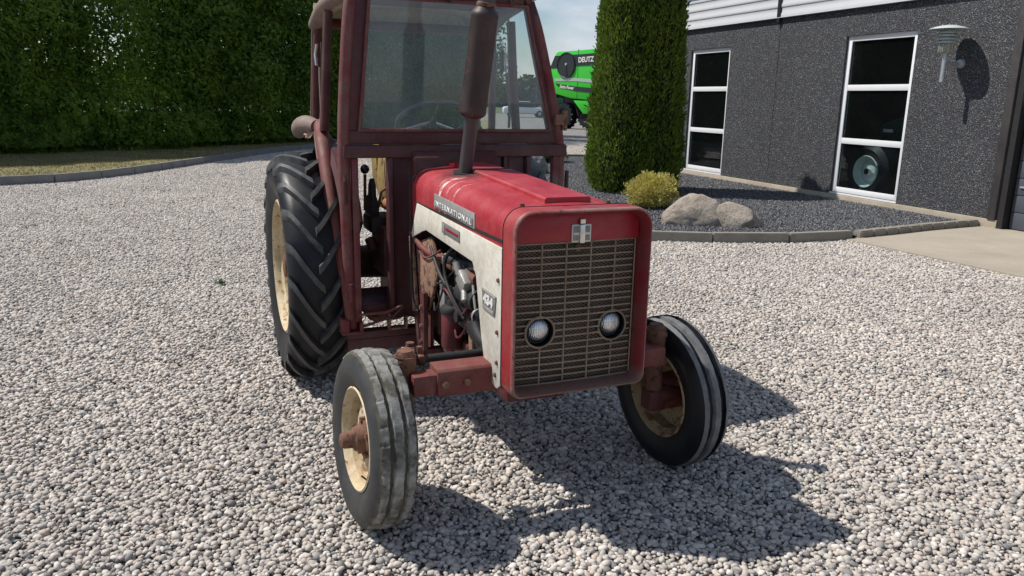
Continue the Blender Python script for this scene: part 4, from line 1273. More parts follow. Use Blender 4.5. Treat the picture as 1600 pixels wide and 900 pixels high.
for y in (-gy, -.148, -.045, .062, .172, gy):
    x = gx(y, 0); sg = [(gz0, gz1)]
    for hy, hz in HL:
        if abs(y-hy) < HR:
            d = sqrt(HR**2-(y-hy)**2); sg = [(gz0, hz-d), (hz+d, gz1)]
    for za, zb in sg:
        b = B(); b.tube([(x+.003, y, za), (x+.004, y, zb)], .0034, 8); b.done('grille_rib', M['bar'], gr_)
bx('grille_tag', (.176, .180, -.004, .014, 1.130, 1.166), M['rust'], gr_, .001)
for hy, hz in HL:
    b = B(); x0 = gx(hy, 0)+.004
    b.lathe([(x0-.010, .0665), (x0-.001, .066), (x0+.001, .062), (x0-.001, .0585), (x0-.006, .0575)], 40, (0, hy, hz), 'x'); hl_ = b.done('headlight', M['bar'], tr)
    b = B(); b.lathe([(x0-.002, .058), (x0-.012, .0568), (x0-.050, .0565), (x0-.052, .001)], 40, (0, hy, hz), 'x'); b.done('headlight_cup', M['blackgloss'], hl_)
    b = B(); b.lathe([(x0-.050, .0555), (x0-.032, .0545), (x0-.026, .050), (x0-.028, .046)], 40, (0, hy, hz), 'x'); b.done('lamp_rim', M['black'], hl_)
    b = B(); b.lathe([(x0-.028, .047), (x0-.017, .043), (x0-.008, .036), (x0-.002, .025), (x0+.001, .012), (x0+.002, .001)], 40, (0, hy, hz+.006), 'x'); b.done('lens', M['lens'], hl_)
# emblem
em = bx('emblem', (.187, .193, -.032, .052, 1.168, 1.238), M['plate'], bz, .002)
for (ya, yb) in ((-.026, -.004), (.024, .046)):
    bx('emblem_inset', (.1925, .1945, ya, yb, 1.175, 1.231), M['letterdark'], em, .0005)
bx('emblem_crossbar', (.1945, .196, -.026, .046, 1.197, 1.207), M['plate'], em, .0005)
bx('emblem_stem', (.193, .203, -.001, .021, 1.166, 1.238), M['chrome'], em, .002)
bx('emblem_dot', (.193, .203, -.001, .021, 1.241, 1.259), M['chrome'], em, .002)

for q_ in (bz, gr_): q_.location.y = .010
for q_ in tr.children:
    if q_.name.startswith('headlight'): q_.location.y = .010

# ---- exhaust
ex = Vector((-.80, -.105, 1.345)); et = Vector((-.70, -.045, 2.095)); ax = (et-ex).normalized()
def along(pr, name, mat, par, seg=36):
    b = B(); b.lathe(pr, seg, (0, 0, 0), 'z')
    q = Vector((0, 0, 1)).rotation_difference(ax).to_matrix().to_4x4(); q.translation = ex
    b.b.transform(q); return b.done(name, mat, par)
mu = along([(-.03, .0), (-.03, .033), (.27, .034), (.285, .040)], 'exhaust_pipe', M['pipe'], tr)
along([(-.004, .060), (.004, .058), (.006, .036)], 'pipe_collar', M['black'], mu)
along([(.268, .036), (.275, .050), (.285, .0615), (.295, .0640), (.303, .0630), (.72, .0625), (.728, .0645), (.738, .0640), (.750, .058), (.768, .043), (.775, .040)], 'muffler', M['muffler'], tr)
along([(.765, .041), (.80, .039), (.98, .039), (.98, .034), (.80, .034)], 'tail_pipe', M['pipe'], tr)
along([(.772, .044), (.785, .045), (.79, .041)], 'pipe_clamp', M['rust'], mu)

# ---- wheels
def ring_noise(a, s): return noise.noise(Vector((cos(a)*s, sin(a)*s, s)))
def front_wheel(loc, steer, camber, far):
    w = bpy.data.objects.new('front_wheel', None)
    # outward is -y
    o_ = 1 if far else -1                     # outward sign in y
    R_ = .380; W_ = .088
    prof = [(-.062, .215), (-.072, .235), (-.086, .27), (-.090, .305), (-.084, .338), (-.072, .356),
            (-.066, .368), (-.038, .374), (-.034, .362), (-.022, .363), (-.017, .377), (.017, .377), (.022, .363), (.034, .362), (.038, .374), (.066, .368),
            (.072, .356), (.084, .338), (.090, .305), (.086, .27), (.072, .235), (.062, .215)]
    if far:
        prof[6:16] = [(-.067, .366), (-.047, .3745), (-.043, .358), (-.019, .359), (-.015, .377), (.015, .377), (.019, .359), (.043, .358), (.047, .3745), (.067, .366)]
    mats = []
    for i in range(len(prof)-1):
        rr = (prof[i][1]+prof[i+1][1])/2
        if rr > .3675: mats.append(2)
        elif rr > .359: mats.append(1)
        else: mats.append(0)
    sd_ = 3.1 if far else 0.
    amp = .0022 if far else .0048
    def fn(i, a, o__, r_):
        if 6 <= i <= 15:
            j = noise.noise(Vector((cos(a)*9+sd_, sin(a)*9, i//2*3.1)))+.8*noise.noise(Vector((cos(a)*24+sd_, sin(a)*24, i//2*1.7)))
            if i not in (6, 15) or not far: o__ += amp*j
            if not far and i in (6, 15) and (a/(2*pi)*40+.25*noise.noise(Vector((a*3, 0, 0)))) % 1 < .14: r_ -= .009
            r_ += (.0015 if far else .0028)*noise.noise(Vector((cos(a)*14, sin(a)*14, i*2.+sd_)))
        return o__, r_
    b = B(); b.lathe(prof, 240, (0, 0, 0), 'y', mats, fn)
    # small notches along the shoulder
    # rim
    bw = B()
    g = 1 if o_ > 0 else -1
    rp = [(.070, .222), (.074, .214), (.066, .206), (.050, .203), (.040, .192), (-.035, .188), (-.050, .200), (-.068, .206), (-.076, .216), (-.070, .224)]
    disc = [(-.004, .190), (.004, .165), (.020, .150), (.028, .120), (.020, .085), (.022, .060), (.022, .001)]
    if far: disc = [(.030, .190), (.034, .170), (.045, .150), (.050, .120), (.052, .075), (.052, .001)]
    bw.lathe([(o_*p, q) for p, q in rp], 64, (0, 0, 0), 'y')
    bw.lathe([(o_*p*1., q) for p, q in disc], 64, (0, 0, 0), 'y')
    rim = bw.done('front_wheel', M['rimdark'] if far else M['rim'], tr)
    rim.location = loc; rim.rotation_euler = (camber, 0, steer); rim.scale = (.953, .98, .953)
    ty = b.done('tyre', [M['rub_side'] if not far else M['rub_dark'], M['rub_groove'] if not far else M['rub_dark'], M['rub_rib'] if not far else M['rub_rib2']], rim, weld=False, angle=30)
    bpy.data.objects.remove(w)
    # hub
    bh_ = B()
    bh_.lathe([(o_*-.07, .052), (o_*-.06, .062), (o_*.02, .062), (o_*.024, .078), (o_*.040, .078), (o_*.044, .060), (o_*.075, .050), (o_*.080, .040), (o_*.085, .036), (o_*.118, .035), (o_*.130, .028), (o_*.134, .001)], 30, (0, 0, 0), 'y')
    bh_.done('hub', M['rust'], rim)
    for k in range(5):
        a = 2*pi*k/5+.5
        bolt(rim, (.098*cos(a)*.8, o_*.020, .098*sin(a)*.8), .013, .030, 'y' if o_ > 0 else '-y', M['rust'], 'wheel_nut')
    tb('valve_stem', [(.13*cos(-1.1), o_*.03, .19*sin(-1.1)), (.11*cos(-1.1), o_*.055, .165*sin(-1.1))], .004, M['black'], rim, 8)
    if far:   # inner drum seen from this side
        bh_ = B(); bh_.lathe([(-.075, .001), (-.075, .055), (-.055, .085), (.0, .092), (.045, .092)], 36, (0, 0, 0), 'y'); bh_.done('drum', M['axle'], rim)
    return rim
STEER = radians(3.5)
front_wheel((-.085, -.750, .362), STEER, radians(-3.0), False)
front_wheel((-.125, .690, .362), STEER, radians(3.0), True)

def rear_wheel(y, far):
    o_ = 1 if far else -1
    bw = B()
    rp = [(.135, .405), (.142, .392), (.128, .378), (.10, .372), (.085, .345), (-.09, .340), (-.105, .372), (-.13, .380), (-.142, .392), (-.135, .405)]
    bw.lathe([(o_*p, q) for p, q in rp], 72, (0, 0, 0), 'y')
    bw.lathe([(o_*p, q) for p, q in [(.010, .342), (.012, .30), (.055, .27), (.060, .22), (.035, .15), (.035, .001)]], 72, (0, 0, 0), 'y')
    rim = bw.done('rear_wheel', M['rim'], tr)
    rim.location = (-1.99, y, .688)
    b = B()
    prof = [(-.125, .400), (-.140, .43), (-.160, .49), (-.166, .545), (-.160, .592), (-.140, .624), (-.105, .640), (-.05, .649), (0, .652), (.05, .649), (.105, .640), (.140, .624), (.160, .592), (.166, .545), (.160, .49), (.140, .43), (.125, .400)]
    b.lathe(prof, 96, (0, 0, 0), 'y')
    b.mi = 1
    nl = 20
    def surf(wy):     # carcass radius at offset
        wa = abs(wy)
        if wa < .105: return .652-.012*(wa/.105)**2
        if wa < .140: return .640-.016*(wa-.105)/.035
        return .624-.032*(wa-.14)/.02
    for sd in (-1, 1):
        for k in range(nl):
            a0_ = 2*pi*(k+(.5 if sd > 0 else 0))/nl
            sec = []
            m = 9
            for i in range(m):
                t_ = i/(m-1)
                wy = -.012+.172*t_
                ang = a0_+radians(22)*t_**1.25
                r0 = surf(min(wy, .158))-.012
                h_ = .046 if t_ < .9 else .046-.012*(t_-.9)/.1
                if t_ >= .999: wy = .168
                hw = radians(1.65+.25*t_)
                top = r0+h_; 
                wide = 1.45
                dw = .016*(1 if i < m else 1)
                # cross section across the lug: bottom wider than top
                pts = []
                for q, rr, e in ((-wide, r0, 0), (-1, top, 0), (1, top, 0), (wide, r0, 0)):
                    aa = ang+q*hw
                    pts.append((rr*cos(aa), sd*wy, rr*sin(aa)))
                sec.append(pts)
            # run down the shoulder
            r0 = .575; aa0 = ang
            sec.append([((.575 if j in (0, 3) else .585)*cos(aa0+q*hw), sd*(.163 if j in (0, 3) else .172), (.575 if j in (0, 3) else .585)*sin(aa0+q*hw)) for j, q in enumerate((-wide, -1, 1, wide))])
            b.loft(sec, True, True, True)
    ty = b.done('tyre', [M['rub_dark'], M['rub_lug']], rim, weld=False, angle=35)
    bh_ = B()
    bh_.lathe([(o_*.036, .12), (o_*.06, .115), (o_*.06, .075), (o_*.12, .065), (o_*.125, .001)], 30, (0, 0, 0), 'y'); bh_.done('hub', M['rust'], rim)
    for k in range(8):
        a = 2*pi*k/8+.3
        bolt(rim, (.17*cos(a), o_*.046, .17*sin(a)), .016, .03, 'y' if o_ > 0 else '-y', M['rust'], 'wheel_nut')
    tb('axle_housing', [(0, o_*-.02, 0), (0, -o_*.5, 0)], [.085, .11], M['darkred'], rim, 16)
    return rim
rear_wheel(-.725, False)
rear_wheel(.60, True)

# ---- front axle
fa = B(); fa.prism([(-.06, .548), (.045, .548), (.052, .556), (.052, .650), (.040, .662), (-.06, .662)], 'y', -.515, .400, .003); fa = fa.done('front_axle', M['axle'], tr)
AX = {-1: .030, 1: -.09}
for s_ in (-1, 1):
    b = B(); b.box(-.045, .040, min(s_*.50, s_*.64), max(s_*.50, s_*.64), .555, .640, .008); b.done('axle_end', M['axle'], fa).location = (0, AX[s_], 0)
    for y in ((.485, .395) if s_ < 0 else (.34, .25)):
        bolt(fa, (.052, s_*y, .602), .013, .016, 'x', M['rustplate'])
    b = B(); b.tube([(-.01, s_*.655, .30), (-.01, s_*.650, .52), (-.01, s_*.648, .66), (-.01, s_*.647, .700)], [.036, .038, .046, .046], 18)
    b.tube([(-.01, s_*.647, .700), (-.01, s_*.647, .722)], [.040, .030], 18); kp = b.done('kingpin', M['rust'], fa); kp.location = (-.05, AX[s_], 0)
    b = B(); b.tube([(-.01, s_*.655, .38), (0, s_*.80, .372)], [.05, .03], 14); b.box(-.055, .035, min(s_*.61, s_*.70), max(s_*.61, s_*.70), .31, .41, .015); b.done('spindle', M['darkred'], kp)
    b = B(); b.prism([(.035, s_*.62), (.035, s_*.68), (-.02, s_*.70), (-.17, s_*.60), (-.16, s_*.56), (-.04, s_*.60)], 'z', .665, .690, .006)
    b.tube([(-.155, s_*.585, .650), (-.155, s_*.585, .705)], .018, 10); b.done('steering_arm', M['rust'], kp)
tb('drag_link', [(-.14, -.60, .648), (-.14, .47, .648)], .013, M['darkred'], fa)
tb('rod_sleeve', [(-.14, -.50, .648), (-.14, -.16, .648)], .019, M['black'], fa)
for y in (-.53, .42):
    b = B(); b.tube([(-.155, y, .62), (-.155, y, .70)], .012, 8); b.box(-.165, -.115, y-.012, y+.012, .63, .67, .003); b.done('rod_clamp', M['rust'], fa)
b = B(); b.box(-.30, .05, -.16, .16, .60, .68, .02); b.done('front_bolster', M['darkred'], tr)

# ---- engine and what hangs on it
b = B(); b.box(-1.16, -.02, -.165, .165, .50, 1.02, .02); b.box(-1.12, -.10, -.13, .13, 1.02, 1.20, .02); eng = b.done('engine', M['engine'], tr)
b = B(); b.box(-1.05, -.12, -.15, .15, .40, .51, .03); b.done('oil_sump', M['enginered'], eng)
b = B(); b.prism([(-1.17, .94), (-.86, 1.03), (-.74, .88), (-.93, .62), (-1.16, .60)], 'y', -.262, -.245, .004); b.done('rusty_side_plate', M['rustplate'], eng)
b = B(); b.prism([(-1.19, .98), (-1.13, .99), (-1.05, .60), (-1.13, .58)], 'y', -.285, -.270, .004); b.done('bracket', M['rustplate'], eng)
tb('breather_pipe', [(-1.16, -.275, 1.0), (-.95, -.265, .935), (-.72, -.23, .94), (-.60, -.215, .95)], .016, M['axle'], eng, smooth=1)
tb('hose', [(-.70, -.225, .945), (-.50, -.215, .95), (-.30, -.20, .985), (-.14, -.19, .99)], .026, M['black'], eng, smooth=1)
tb('hose', [(-.86, -.262, .98), (-.70, -.265, .86), (-.60, -.25, .82), (-.50, -.235, .84), (-.46, -.215, .88)], .010, M['black'], eng, smooth=2)
tb('hose', [(-.56, -.23, 1.04), (-.62, -.27, .97), (-.60, -.275, .88), (-.50, -.27, .80), (-.42, -.24, .72)], .009, M['black'], eng, smooth=2)
tb('cable', [(-1.12, -.292, 1.0), (-1.12, -.292, .80), (-1.10, -.29, .66), (-1.04, -.28, .60)], .006, M['black'], eng, smooth=1)
tb('fuel_line', [(-.66, -.25, .78), (-.62, -.275, .83), (-.52, -.27, .80), (-.46, -.25, .72), (-.40, -.24, .76), (-.34, -.22, .86)], .006, M['enginered'], eng, smooth=2)
# fuel filter
fc_ = (-.60, -.235)
b = B(); b.lathe([(.52, .001), (.522, .022), (.535, .052), (.545, .055), (.70, .055), (.712, .050)], 30, (*fc_, 0), 'z'); ff = b.done('fuel_filter', M['enginered'], eng)
b = B(); b.lathe([(.708, .060), (.722, .062), (.735, .055), (.742, .030), (.765, .026), (.768, .001)], 30, (*fc_, 0), 'z'); b.box(fc_[0]-.02, fc_[0]+.02, fc_[1], fc_[1]+.09, .70, .75, .005); b.done('filter_head', M['black'], ff)
tb('filter_bolt', [(fc_[0], fc_[1], .49), (fc_[0], fc_[1], .525)], .012, M['rust'], ff, 6)
# generator, injection pump, pale casting
b = B(); b.tube([(-.50, -.21, .83), (-.28, -.21, .83)], .055, 20); b.tube([(-.52, -.21, .83), (-.26, -.21, .83)], .03, 14); b.done('generator', M['black'], eng)
b = B()
m_ = Matrix.Translation((-.39, -.245, .905)) @ Matrix.Rotation(.5, 4, 'Y')
b.box(-.055, .055, -.03, .03, -.04, .035, .012, m_)
b.tube([(-.42, -.26, .93), (-.44, -.27, .985)], .020, 10); b.tube([(-.36, -.26, .87), (-.33, -.27, .83)], .017, 10)
b.done('thermostat_housing', M['alu'], eng)
b = B(); b.box(-.54, -.40, -.235, -.17, .66, .78, .015)
for k in range(4): b.tube([(-.53+k*.035, -.22, .78), (-.53+k*.035, -.235, .815)], .010, 8)
b.tube([(-.47, -.235, .72), (-.47, -.265, .72)], .028, 14); b.done('injection_pump', M['black'], eng)
for k in range(4):
    tb('injector_pipe', [(-.53+k*.035, -.235, .81), (-.54+k*.05, -.245, .90), (-.66+k*.13, -.20, 1.0), (-.66+k*.13, -.14, 1.03)], .0045, M['black'], eng, 6, 2)
# fan belt pulley and fan
b = B(); b.lathe([(-.075, .001), (-.075, .07), (-.06, .075), (-.05, .06), (-.04, .075), (-.03, .07), (-.03, .001)], 28, (0, 0, .86), 'x'); pl_ = b.done('fan_pulley', M['black'], eng)
for k in range(4):
    a = k*pi/2+.5
    b = B(); m_ = Matrix.Translation((-.02, 0, .86)) @ Matrix.Rotation(a, 4, 'X') @ Matrix.Rotation(.5, 4, 'Z'); b.box(-.003, .003, -.035, .035, .05, .21, 0, m_); b.done('fan_blade', M['black'], pl_)
tb('lower_hose', [(-.22, -.20, .82), (-.26, -.245, .76), (-.20, -.25, .70), (-.12, -.22, .66), (-.03, -.18, .66)], .030, M['black'], eng, smooth=2)
tb('upper_hose', [(-.22, 0, 1.21), (-.12, 0, 1.24), (.02, 0, 1.20)], .03, M['black'], eng, smooth=1)
# small engine fittings: wiring, unions, studs, clamps
for k in range(9):
    x = -1.08+k*.115; z = .545+.02*(k % 3)
    bolt(eng, (x, -.166, z), .011, .014, '-y', M['rust'])
    bolt(eng, (x+.04, -.132, 1.045), .010, .012, '-y', M['rust'])
b = B(); b.box(-1.02, -.16, -.185, -.13, 1.00, 1.035, .008); b.done('head_gasket_flange', M['rustplate'], eng)
b = B()
for k in range(4): b.box(-.98+k*.2, -.90+k*.2, -.215, -.15, .885, .965, .014)
b.tube([(-1.0, -.215, .925), (-.30, -.215, .925)], .030, 12, 0); b.done('manifold', M['rust'], eng, weld=False)
for k, (pts, rad, mt) in enumerate((
    ([(-.95, -.22, .86), (-.80, -.26, .80), (-.66, -.262, .84), (-.52, -.25, .93), (-.44, -.22, .97)], .0045, 'black'),
    ([(-.88, -.24, .70), (-.78, -.27, .66), (-.70, -.275, .72), (-.66, -.26, .82)], .0055, 'black'),
    ([(-.52, -.25, .64), (-.44, -.27, .62), (-.36, -.265, .67), (-.30, -.25, .78)], .005, 'enginered'),
    ([(-.74, -.24, .60), (-.66, -.262, .50), (-.52, -.262, .49), (-.42, -.24, .56)], .006, 'black'),
    ([(-1.10, -.262, .93), (-.96, -.272, .90), (-.84, -.272, .93), (-.70, -.26, .99)], .005, 'maroondust'),
    ([(-.32, -.235, .90), (-.26, -.25, .84), (-.22, -.25, .76), (-.25, -.235, .70)], .006, 'alu'))):
    tb('wire', pts, rad, M[mt], eng, 6, 2)
for (x, y, z, r_) in ((-.70, -.225, .945, .030), (-.32, -.202, .98, .031), (-.24, -.235, .78, .035)):
    b = B(); b.lathe([(-.008, r_-.002), (-.008, r_), (.008, r_), (.008, r_-.002)], 18, (x, y, z), 'x'); b.done('hose_clamp', M['alu'], eng)
b = B(); b.tube([(-.98, -.19, .58), (-.98, -.25, .58)], .055, 18); b.tube([(-.98, -.25, .58), (-.98, -.265, .58)], .03, 12); b.box(-1.06, -.90, -.21, -.17, .50, .66, .01); b.done('starter_cover', M['rust'], eng)
b = B(); b.box(-.80, -.72, -.24, -.17, .66, .78, .012); b.tube([(-.76, -.23, .78), (-.76, -.235, .83)], .016, 10); b.done('lift_pump', M['alu'], eng)
tb('dipstick', [(-.84, -.20, .52), (-.85, -.22, .70), (-.86, -.235, .76)], .005, M['rust'], eng, 6, 1)
# black hook bracket in front of the opening
b = B(); b.prism([(-.33, .74), (-.22, .75), (-.12, .66), (-.10, .60), (-.16, .60), (-.20, .65), (-.27, .68), (-.33, .68)], 'y', -.262, -.235, .005); b.done('lifting_bracket', M['black'], eng)
b = B(); b.prism([(-.34, .70), (-.29, .70), (-.28, .42), (-.33, .42)], 'y', -.25, -.20, .006); 
b.prism([(-.15, .62), (-.10, .62), (-.11, .50), (-.15, .48)], 'y', -.27, -.255, .004); b.done('support_leg', M['rustplate'], eng)
# chassis rails
for s_ in (-1, 1):
    b = B(); b.box(-1.30, -.32, min(s_*.17, s_*.20), max(s_*.17, s_*.20), .44, .57, .006); rl = b.done('chassis_rail', M['darkred'], tr)
b = B(); b.box(-.93, -.87, -.30, -.275, .38, .74, .004); b.box(-.93, -.87, -.30, -.17, .40, .44, .004)
bracket = b.done('frame_bracket', M['darkred'], tr, weld=False)
for z in (.48, .56, .66): bolt(bracket, (-.90, -.30, z), .012, .012, '-y', M['rust'])
b = B(); b.prism([(-1.18, .36), (-.90, .36), (-.90, .64), (-1.02, .64), (-1.22, .52)], 'y', -.25, -.235, .004); b.done('gusset_plate', M['darkred'], tr)
b = B(); b.box(-.86, -.36, -.20, -.165, .385, .50, .006); b.done('red_side_plate', M['enginered'], tr)

# transmission, footplates, clutch housing
b = B(); b.prism([(-1.2, .45), (-1.2, 1.02), (-1.45, 1.02), (-1.6, .95), (-2.25, .92), (-2.25, .42)], 'y', -.20, .20, .03); tm = b.done('transmission', M['darkred'], tr)
b = B(); b.box(-1.82, -1.40, -.50, -.21, .52, .56, .008); b.done('footplate', M['enginered'], tr)
b = B(); b.box(-1.82, -1.40, .21, .50, .52, .56, .008); b.done('footplate', M['enginered'], tr)
b = B(); b.box(-1.75, -1.45, -.36, -.21, .70, .98, .02); b.tube([(-1.62, -.38, .84), (-1.62, -.40, .90)], .03, 10); b.done('hydraulic_block', M['darkred'], tr)
b = B(); b.box(-1.80, -1.50, -.44, -.22, .42, .53, .04); b.done('step', M['rustplate'], tr)
# levers quadrant
b = B(); b.lathe([(-.02, .001), (-.02, .10), (.02, .10), (.02, .001)], 24, (-1.72, -.36, 1.04), 'y')
b.prism([(-1.80, 1.0), (-1.64, 1.0), (-1.66, 1.2), (-1.70, 1.24), (-1.74, 1.2)], 'y', -.375, -.345, .006)
b.box(-1.80, -1.58, -.40, -.25, .93, 1.03, .02); qd = b.done('lever_quadrant', M['black'], tr)
tb('lever', [(-1.72, -.40, 1.05), (-1.70, -.40, 1.26)], .009, M['rust'], qd)
b = B(); b.lathe([(1.262, .001), (1.266, .014), (1.278, .024), (1.292, .027), (1.306, .022), (1.316, .010), (1.318, .001)], 20, (-1.70, -.40, 0), 'z'); b.done('lever_knob', M['blackgloss'], qd)
tb('lever', [(-1.66, -.34, 1.05), (-1.60, -.33, 1.17), (-1.56, -.30, 1.20)], .008, M['rust'], qd)
b = B(); b.tube([(-1.58, -.30, 1.10), (-1.44, -.28, 1.12)], .036, 14); b.done('oil_can', M['orange'], qd)
# seat
b = B()
b.loft([[(x, y, z) for y, z in [(-.23, 1.02), (-.24, 1.06), (-.18, 1.11), (.18, 1.11), (.24, 1.06), (.23, 1.02)]] for x in (-2.10, -2.02, -1.75, -1.68)], True, True, True)
seat = b.done('seat', M['foam'], tr)
b = B(); sp_ = []
for (z, x, hw) in ((1.08, -2.12, .22), (1.2, -2.16, .25), (1.36, -2.20, .25), (1.47, -2.22, .19), (1.50, -2.225, .10)):
    sp_.append([(x, -hw, z), (x+.05, -hw+.02, z), (x+.075, 0, z), (x+.05, hw-.02, z), (x, hw, z), (x-.03, 0, z)])
b.loft(sp_, True, True, True); b.done('seat_back', M['foam'], seat)
b = B(); b.prism([(-1.92, 1.42), (-1.72, 1.36), (-1.66, 1.28), (-1.74, 1.10), (-1.90, 1.04), (-1.98, 1.2)], 'y', -.27, -.20, .02); b.done('arm_cushion', M['foam'], seat)
b = B(); b.box(-2.0, -1.8, -.12, .12, .92, 1.02, .02); b.done('seat_base', M['black'], seat)
# steering column and wheel, dash
tb('steering_column', [(-1.30, -.03, 1.15), (-1.58, -.03, 1.56)], .022, M['black'])
b = B(); cx_, cz_ = -1.60, 1.585
ringp = []
dirn = Vector((-.56, 0, .83)).normalized(); e1 = Vector((0, 1, 0)); e2 = dirn.cross(e1)
cen = Vector((-1.585, -.03, 1.565))
loops = []
for k in range(48):
    a = 2*pi*k/48; p = cen+(e1*cos(a)+e2*sin(a))*.205; rd = (e1*cos(a)+e2*sin(a))
    loops.append([p+(rd*cos(q)+dirn*sin(q))*.0125 for q in (0, pi/4, pi/2, 3*pi/4, pi, 5*pi/4, 3*pi/2, 7*pi/4)])
b.loft(loops+[loops[0]], True); b.done('steering_wheel', m_plain('wheel_rim_grey', (.11, .11, .11), .4, 0, .1), tr)
sw = bpy.data.objects['steering_wheel']
for a in (.5, 2.6, 4.7): tb('spoke', [cen, cen+(e1*cos(a)+e2*sin(a))*.20], .007, M['chrome'], sw, 8)
b = B(); b.prism([(-1.205, .95), (-1.205, 1.33), (-1.26, 1.42), (-1.38, 1.42), (-1.34, .95)], 'y', -.24, .24, .01); b.done('dashboard', M['darkred'], tr)

# ---- cab
cabx = -1.30
def tr4(yb, yt, zb, zt, s_): return [(s_*yb[0], zb), (s_*yb[1], zb), (s_*yt[1], zt), (s_*yt[0], zt)]
cf = None
# front plate with windscreen opening, drawn as four bars
def xprism(name, pts, xa, xb, mat, par, bev=.004):
    b = B(); b.prism(pts, 'x', xa, xb, bev); return b.done(name, mat, par, angle=30)
cf = xprism('cab_front', [(-.605, 1.385), (.685, 1.385), (.680, 1.452), (-.600, 1.452)], cabx-.022, cabx+.03, M['maroon'], tr, .008)
xprism('lower_rail', [(-.592, 1.455), (.655, 1.455), (.640, 1.525), (-.585, 1.525)], cabx-.02, cabx+.006, M['maroon'], cf)
for s_ in (-1, 1):
    xprism('pillar_plate', ([(-.520, 1.526), (-.588, 1.526), (-.542, 2.22), (-.445, 2.19)][::-1] if s_ < 0 else [(.565, 1.526), (.645, 1.526), (.468, 2.22), (.405, 2.19)]), cabx-.02, cabx+.006, M['maroon'], cf)
    # round pillar on the outside with curved shoulder
    pp = [(.575, .46), (.590, 1.0), (.598, 1.44), (.575, 1.80), (.548, 2.12), (.520, 2.24), (.46, 2.30), (.38, 2.325)] if s_ < 0 else [(.640, .46), (.650, 1.0), (.655, 1.44), (.608, 1.64), (.512, 2.02), (.462, 2.19), (.40, 2.29), (.30, 2.33)]
    tb('pillar', [(cabx-.01-.02*(k_ > 4), s_*y, z) for k_, (y, z) in enumerate(pp)], .031, M['maroondust'], cf, 18, 2)
    pa, pb = (-.560, -.525) if s_ < 0 else (.600, .640)
    b = B(); b.box(cabx-.02, cabx+.018, pa, pb, .50, 1.384, .004); b.done('front_post', M['maroondust'], cf)
    # inner channel post
    b = B(); q = [(cabx-.03, s_*.37), (cabx+.035, s_*.37), (cabx+.035, s_*.345), (cabx+.0, s_*.335), (cabx-.0, s_*.25), (cabx+.03, s_*.225), (cabx+.03, s_*.205), (cabx-.03, s_*.205)]
    if s_ > 0: q = [(x_, y_+.085) for x_, y_ in q]
    b.prism(q, 'z', .50, 1.384, .003); b.done('channel_post', M['maroon'], cf, angle=25)
xprism('header', [(-.445, 2.192), (.405, 2.192), (.40, 2.33), (-.47, 2.33)], cabx-.03, cabx+.008, M['maroon'], cf)
xprism('scuttle', [(-.204, 1.384), (.285, 1.384), (.285, 1.30), (.204, 1.352), (.12, 1.372), (-.12, 1.372), (-.204, 1.30)], cabx-.02, cabx+.012, M['maroon'], cf, .003)
# windscreen glass and its trim
gpts = [(-.512, 1.528), (.578, 1.528), (.418, 2.188), (-.447, 2.188)]
xprism('windscreen', [(-.520, 1.520), (.586, 1.520), (.424, 2.195), (-.453, 2.195)], cabx+.0075, cabx+.0125, M['windscreen'], cf, 0)
for i in range(4):
    p, q = gpts[i], gpts[(i+1) % 4]
    tb('glass_trim', [(cabx+.014, *p), (cabx+.014, *q)], .009, M['maroondust'], cf, 8)
bx('wiper_motor', (cabx+.01, cabx+.05, -.16, -.02, 2.205, 2.25), M['black'], cf, .01)
tb('wiper_arm', [(cabx+.03, -.10, 2.20), (cabx+.03, -.02, 2.185)], .006, M['black'], cf)
bolt(cf, (cabx+.008, .33, 2.225), .022, .012, 'x', M['rustplate'])
b = B(); b.box(cabx-.01, cabx+.04, .60, .67, 1.56, 1.62, .006); b.tube([(cabx+.02, .665, 1.53), (cabx+.02, .665, 1.64)], .016, 10); b.done('door_hinge', M['rustplate'], cf)
tb('door_hinge', [(cabx+.03, -.600, 1.15), (cabx+.03, -.600, 1.27)], .013, M['darkred'], cf); tb('hinge_pin', [(cabx+.03, -.600, 1.27), (cabx+.03, -.600, 1.30)], .006, M['rustplate'], cf)
tb('door_hinge', [(cabx+.03, -.585, .62), (cabx+.03, -.585, .72)], .013, M['maroondust'], cf); tb('door_hinge', [(cabx-.0, .70, 1.20), (cabx-.0, .70, 1.30)], .012, M['darkred'], cf)
# base beam across, brackets, cross rods
b = B(); b.box(cabx-.05, cabx+.03, -.61, -.19, .405, .445, .005); b.box(cabx+.022, cabx+.032, -.61, -.19, .335, .405, .003); bb_ = b.done('base_beam', M['maroon'], cf, weld=False)
b = B(); b.prism([(-.635, .445), (-.60, .445), (-.60, .52), (-.645, .53)], 'x', cabx-.06, cabx+.045, .003); b.prism([(-.545, .445), (-.525, .445), (-.525, .50), (-.54, .50)], 'x', cabx-.05, cabx+.045, .002); b.box(cabx-.05, cabx+.05, -.64, -.52, .440, .452, .002); b.done('post_bracket', M['maroondust'], bb_)
b = B(); b.box(cabx+.0, cabx+.05, -.385, -.372, .445, .54, .002); b.box(cabx+.0, cabx+.05, -.29, -.278, .445, .52, .002); b.box(cabx-.0, cabx+.05, -.385, -.278, .446, .456, .002); b.done('post_bracket', M['rustplate'], bb_, weld=False)
tb('tie_rod', [(cabx+.035, -.545, .545), (cabx+.05, -.40, .55), (cabx+.06, -.31, .585)], .008, M['maroondust'], bb_)
tb('tie_rod', [(cabx+.035, -.535, .475), (cabx+.05, -.36, .525), (cabx+.06, -.31, .575)], .008, M['maroon'], bb_)
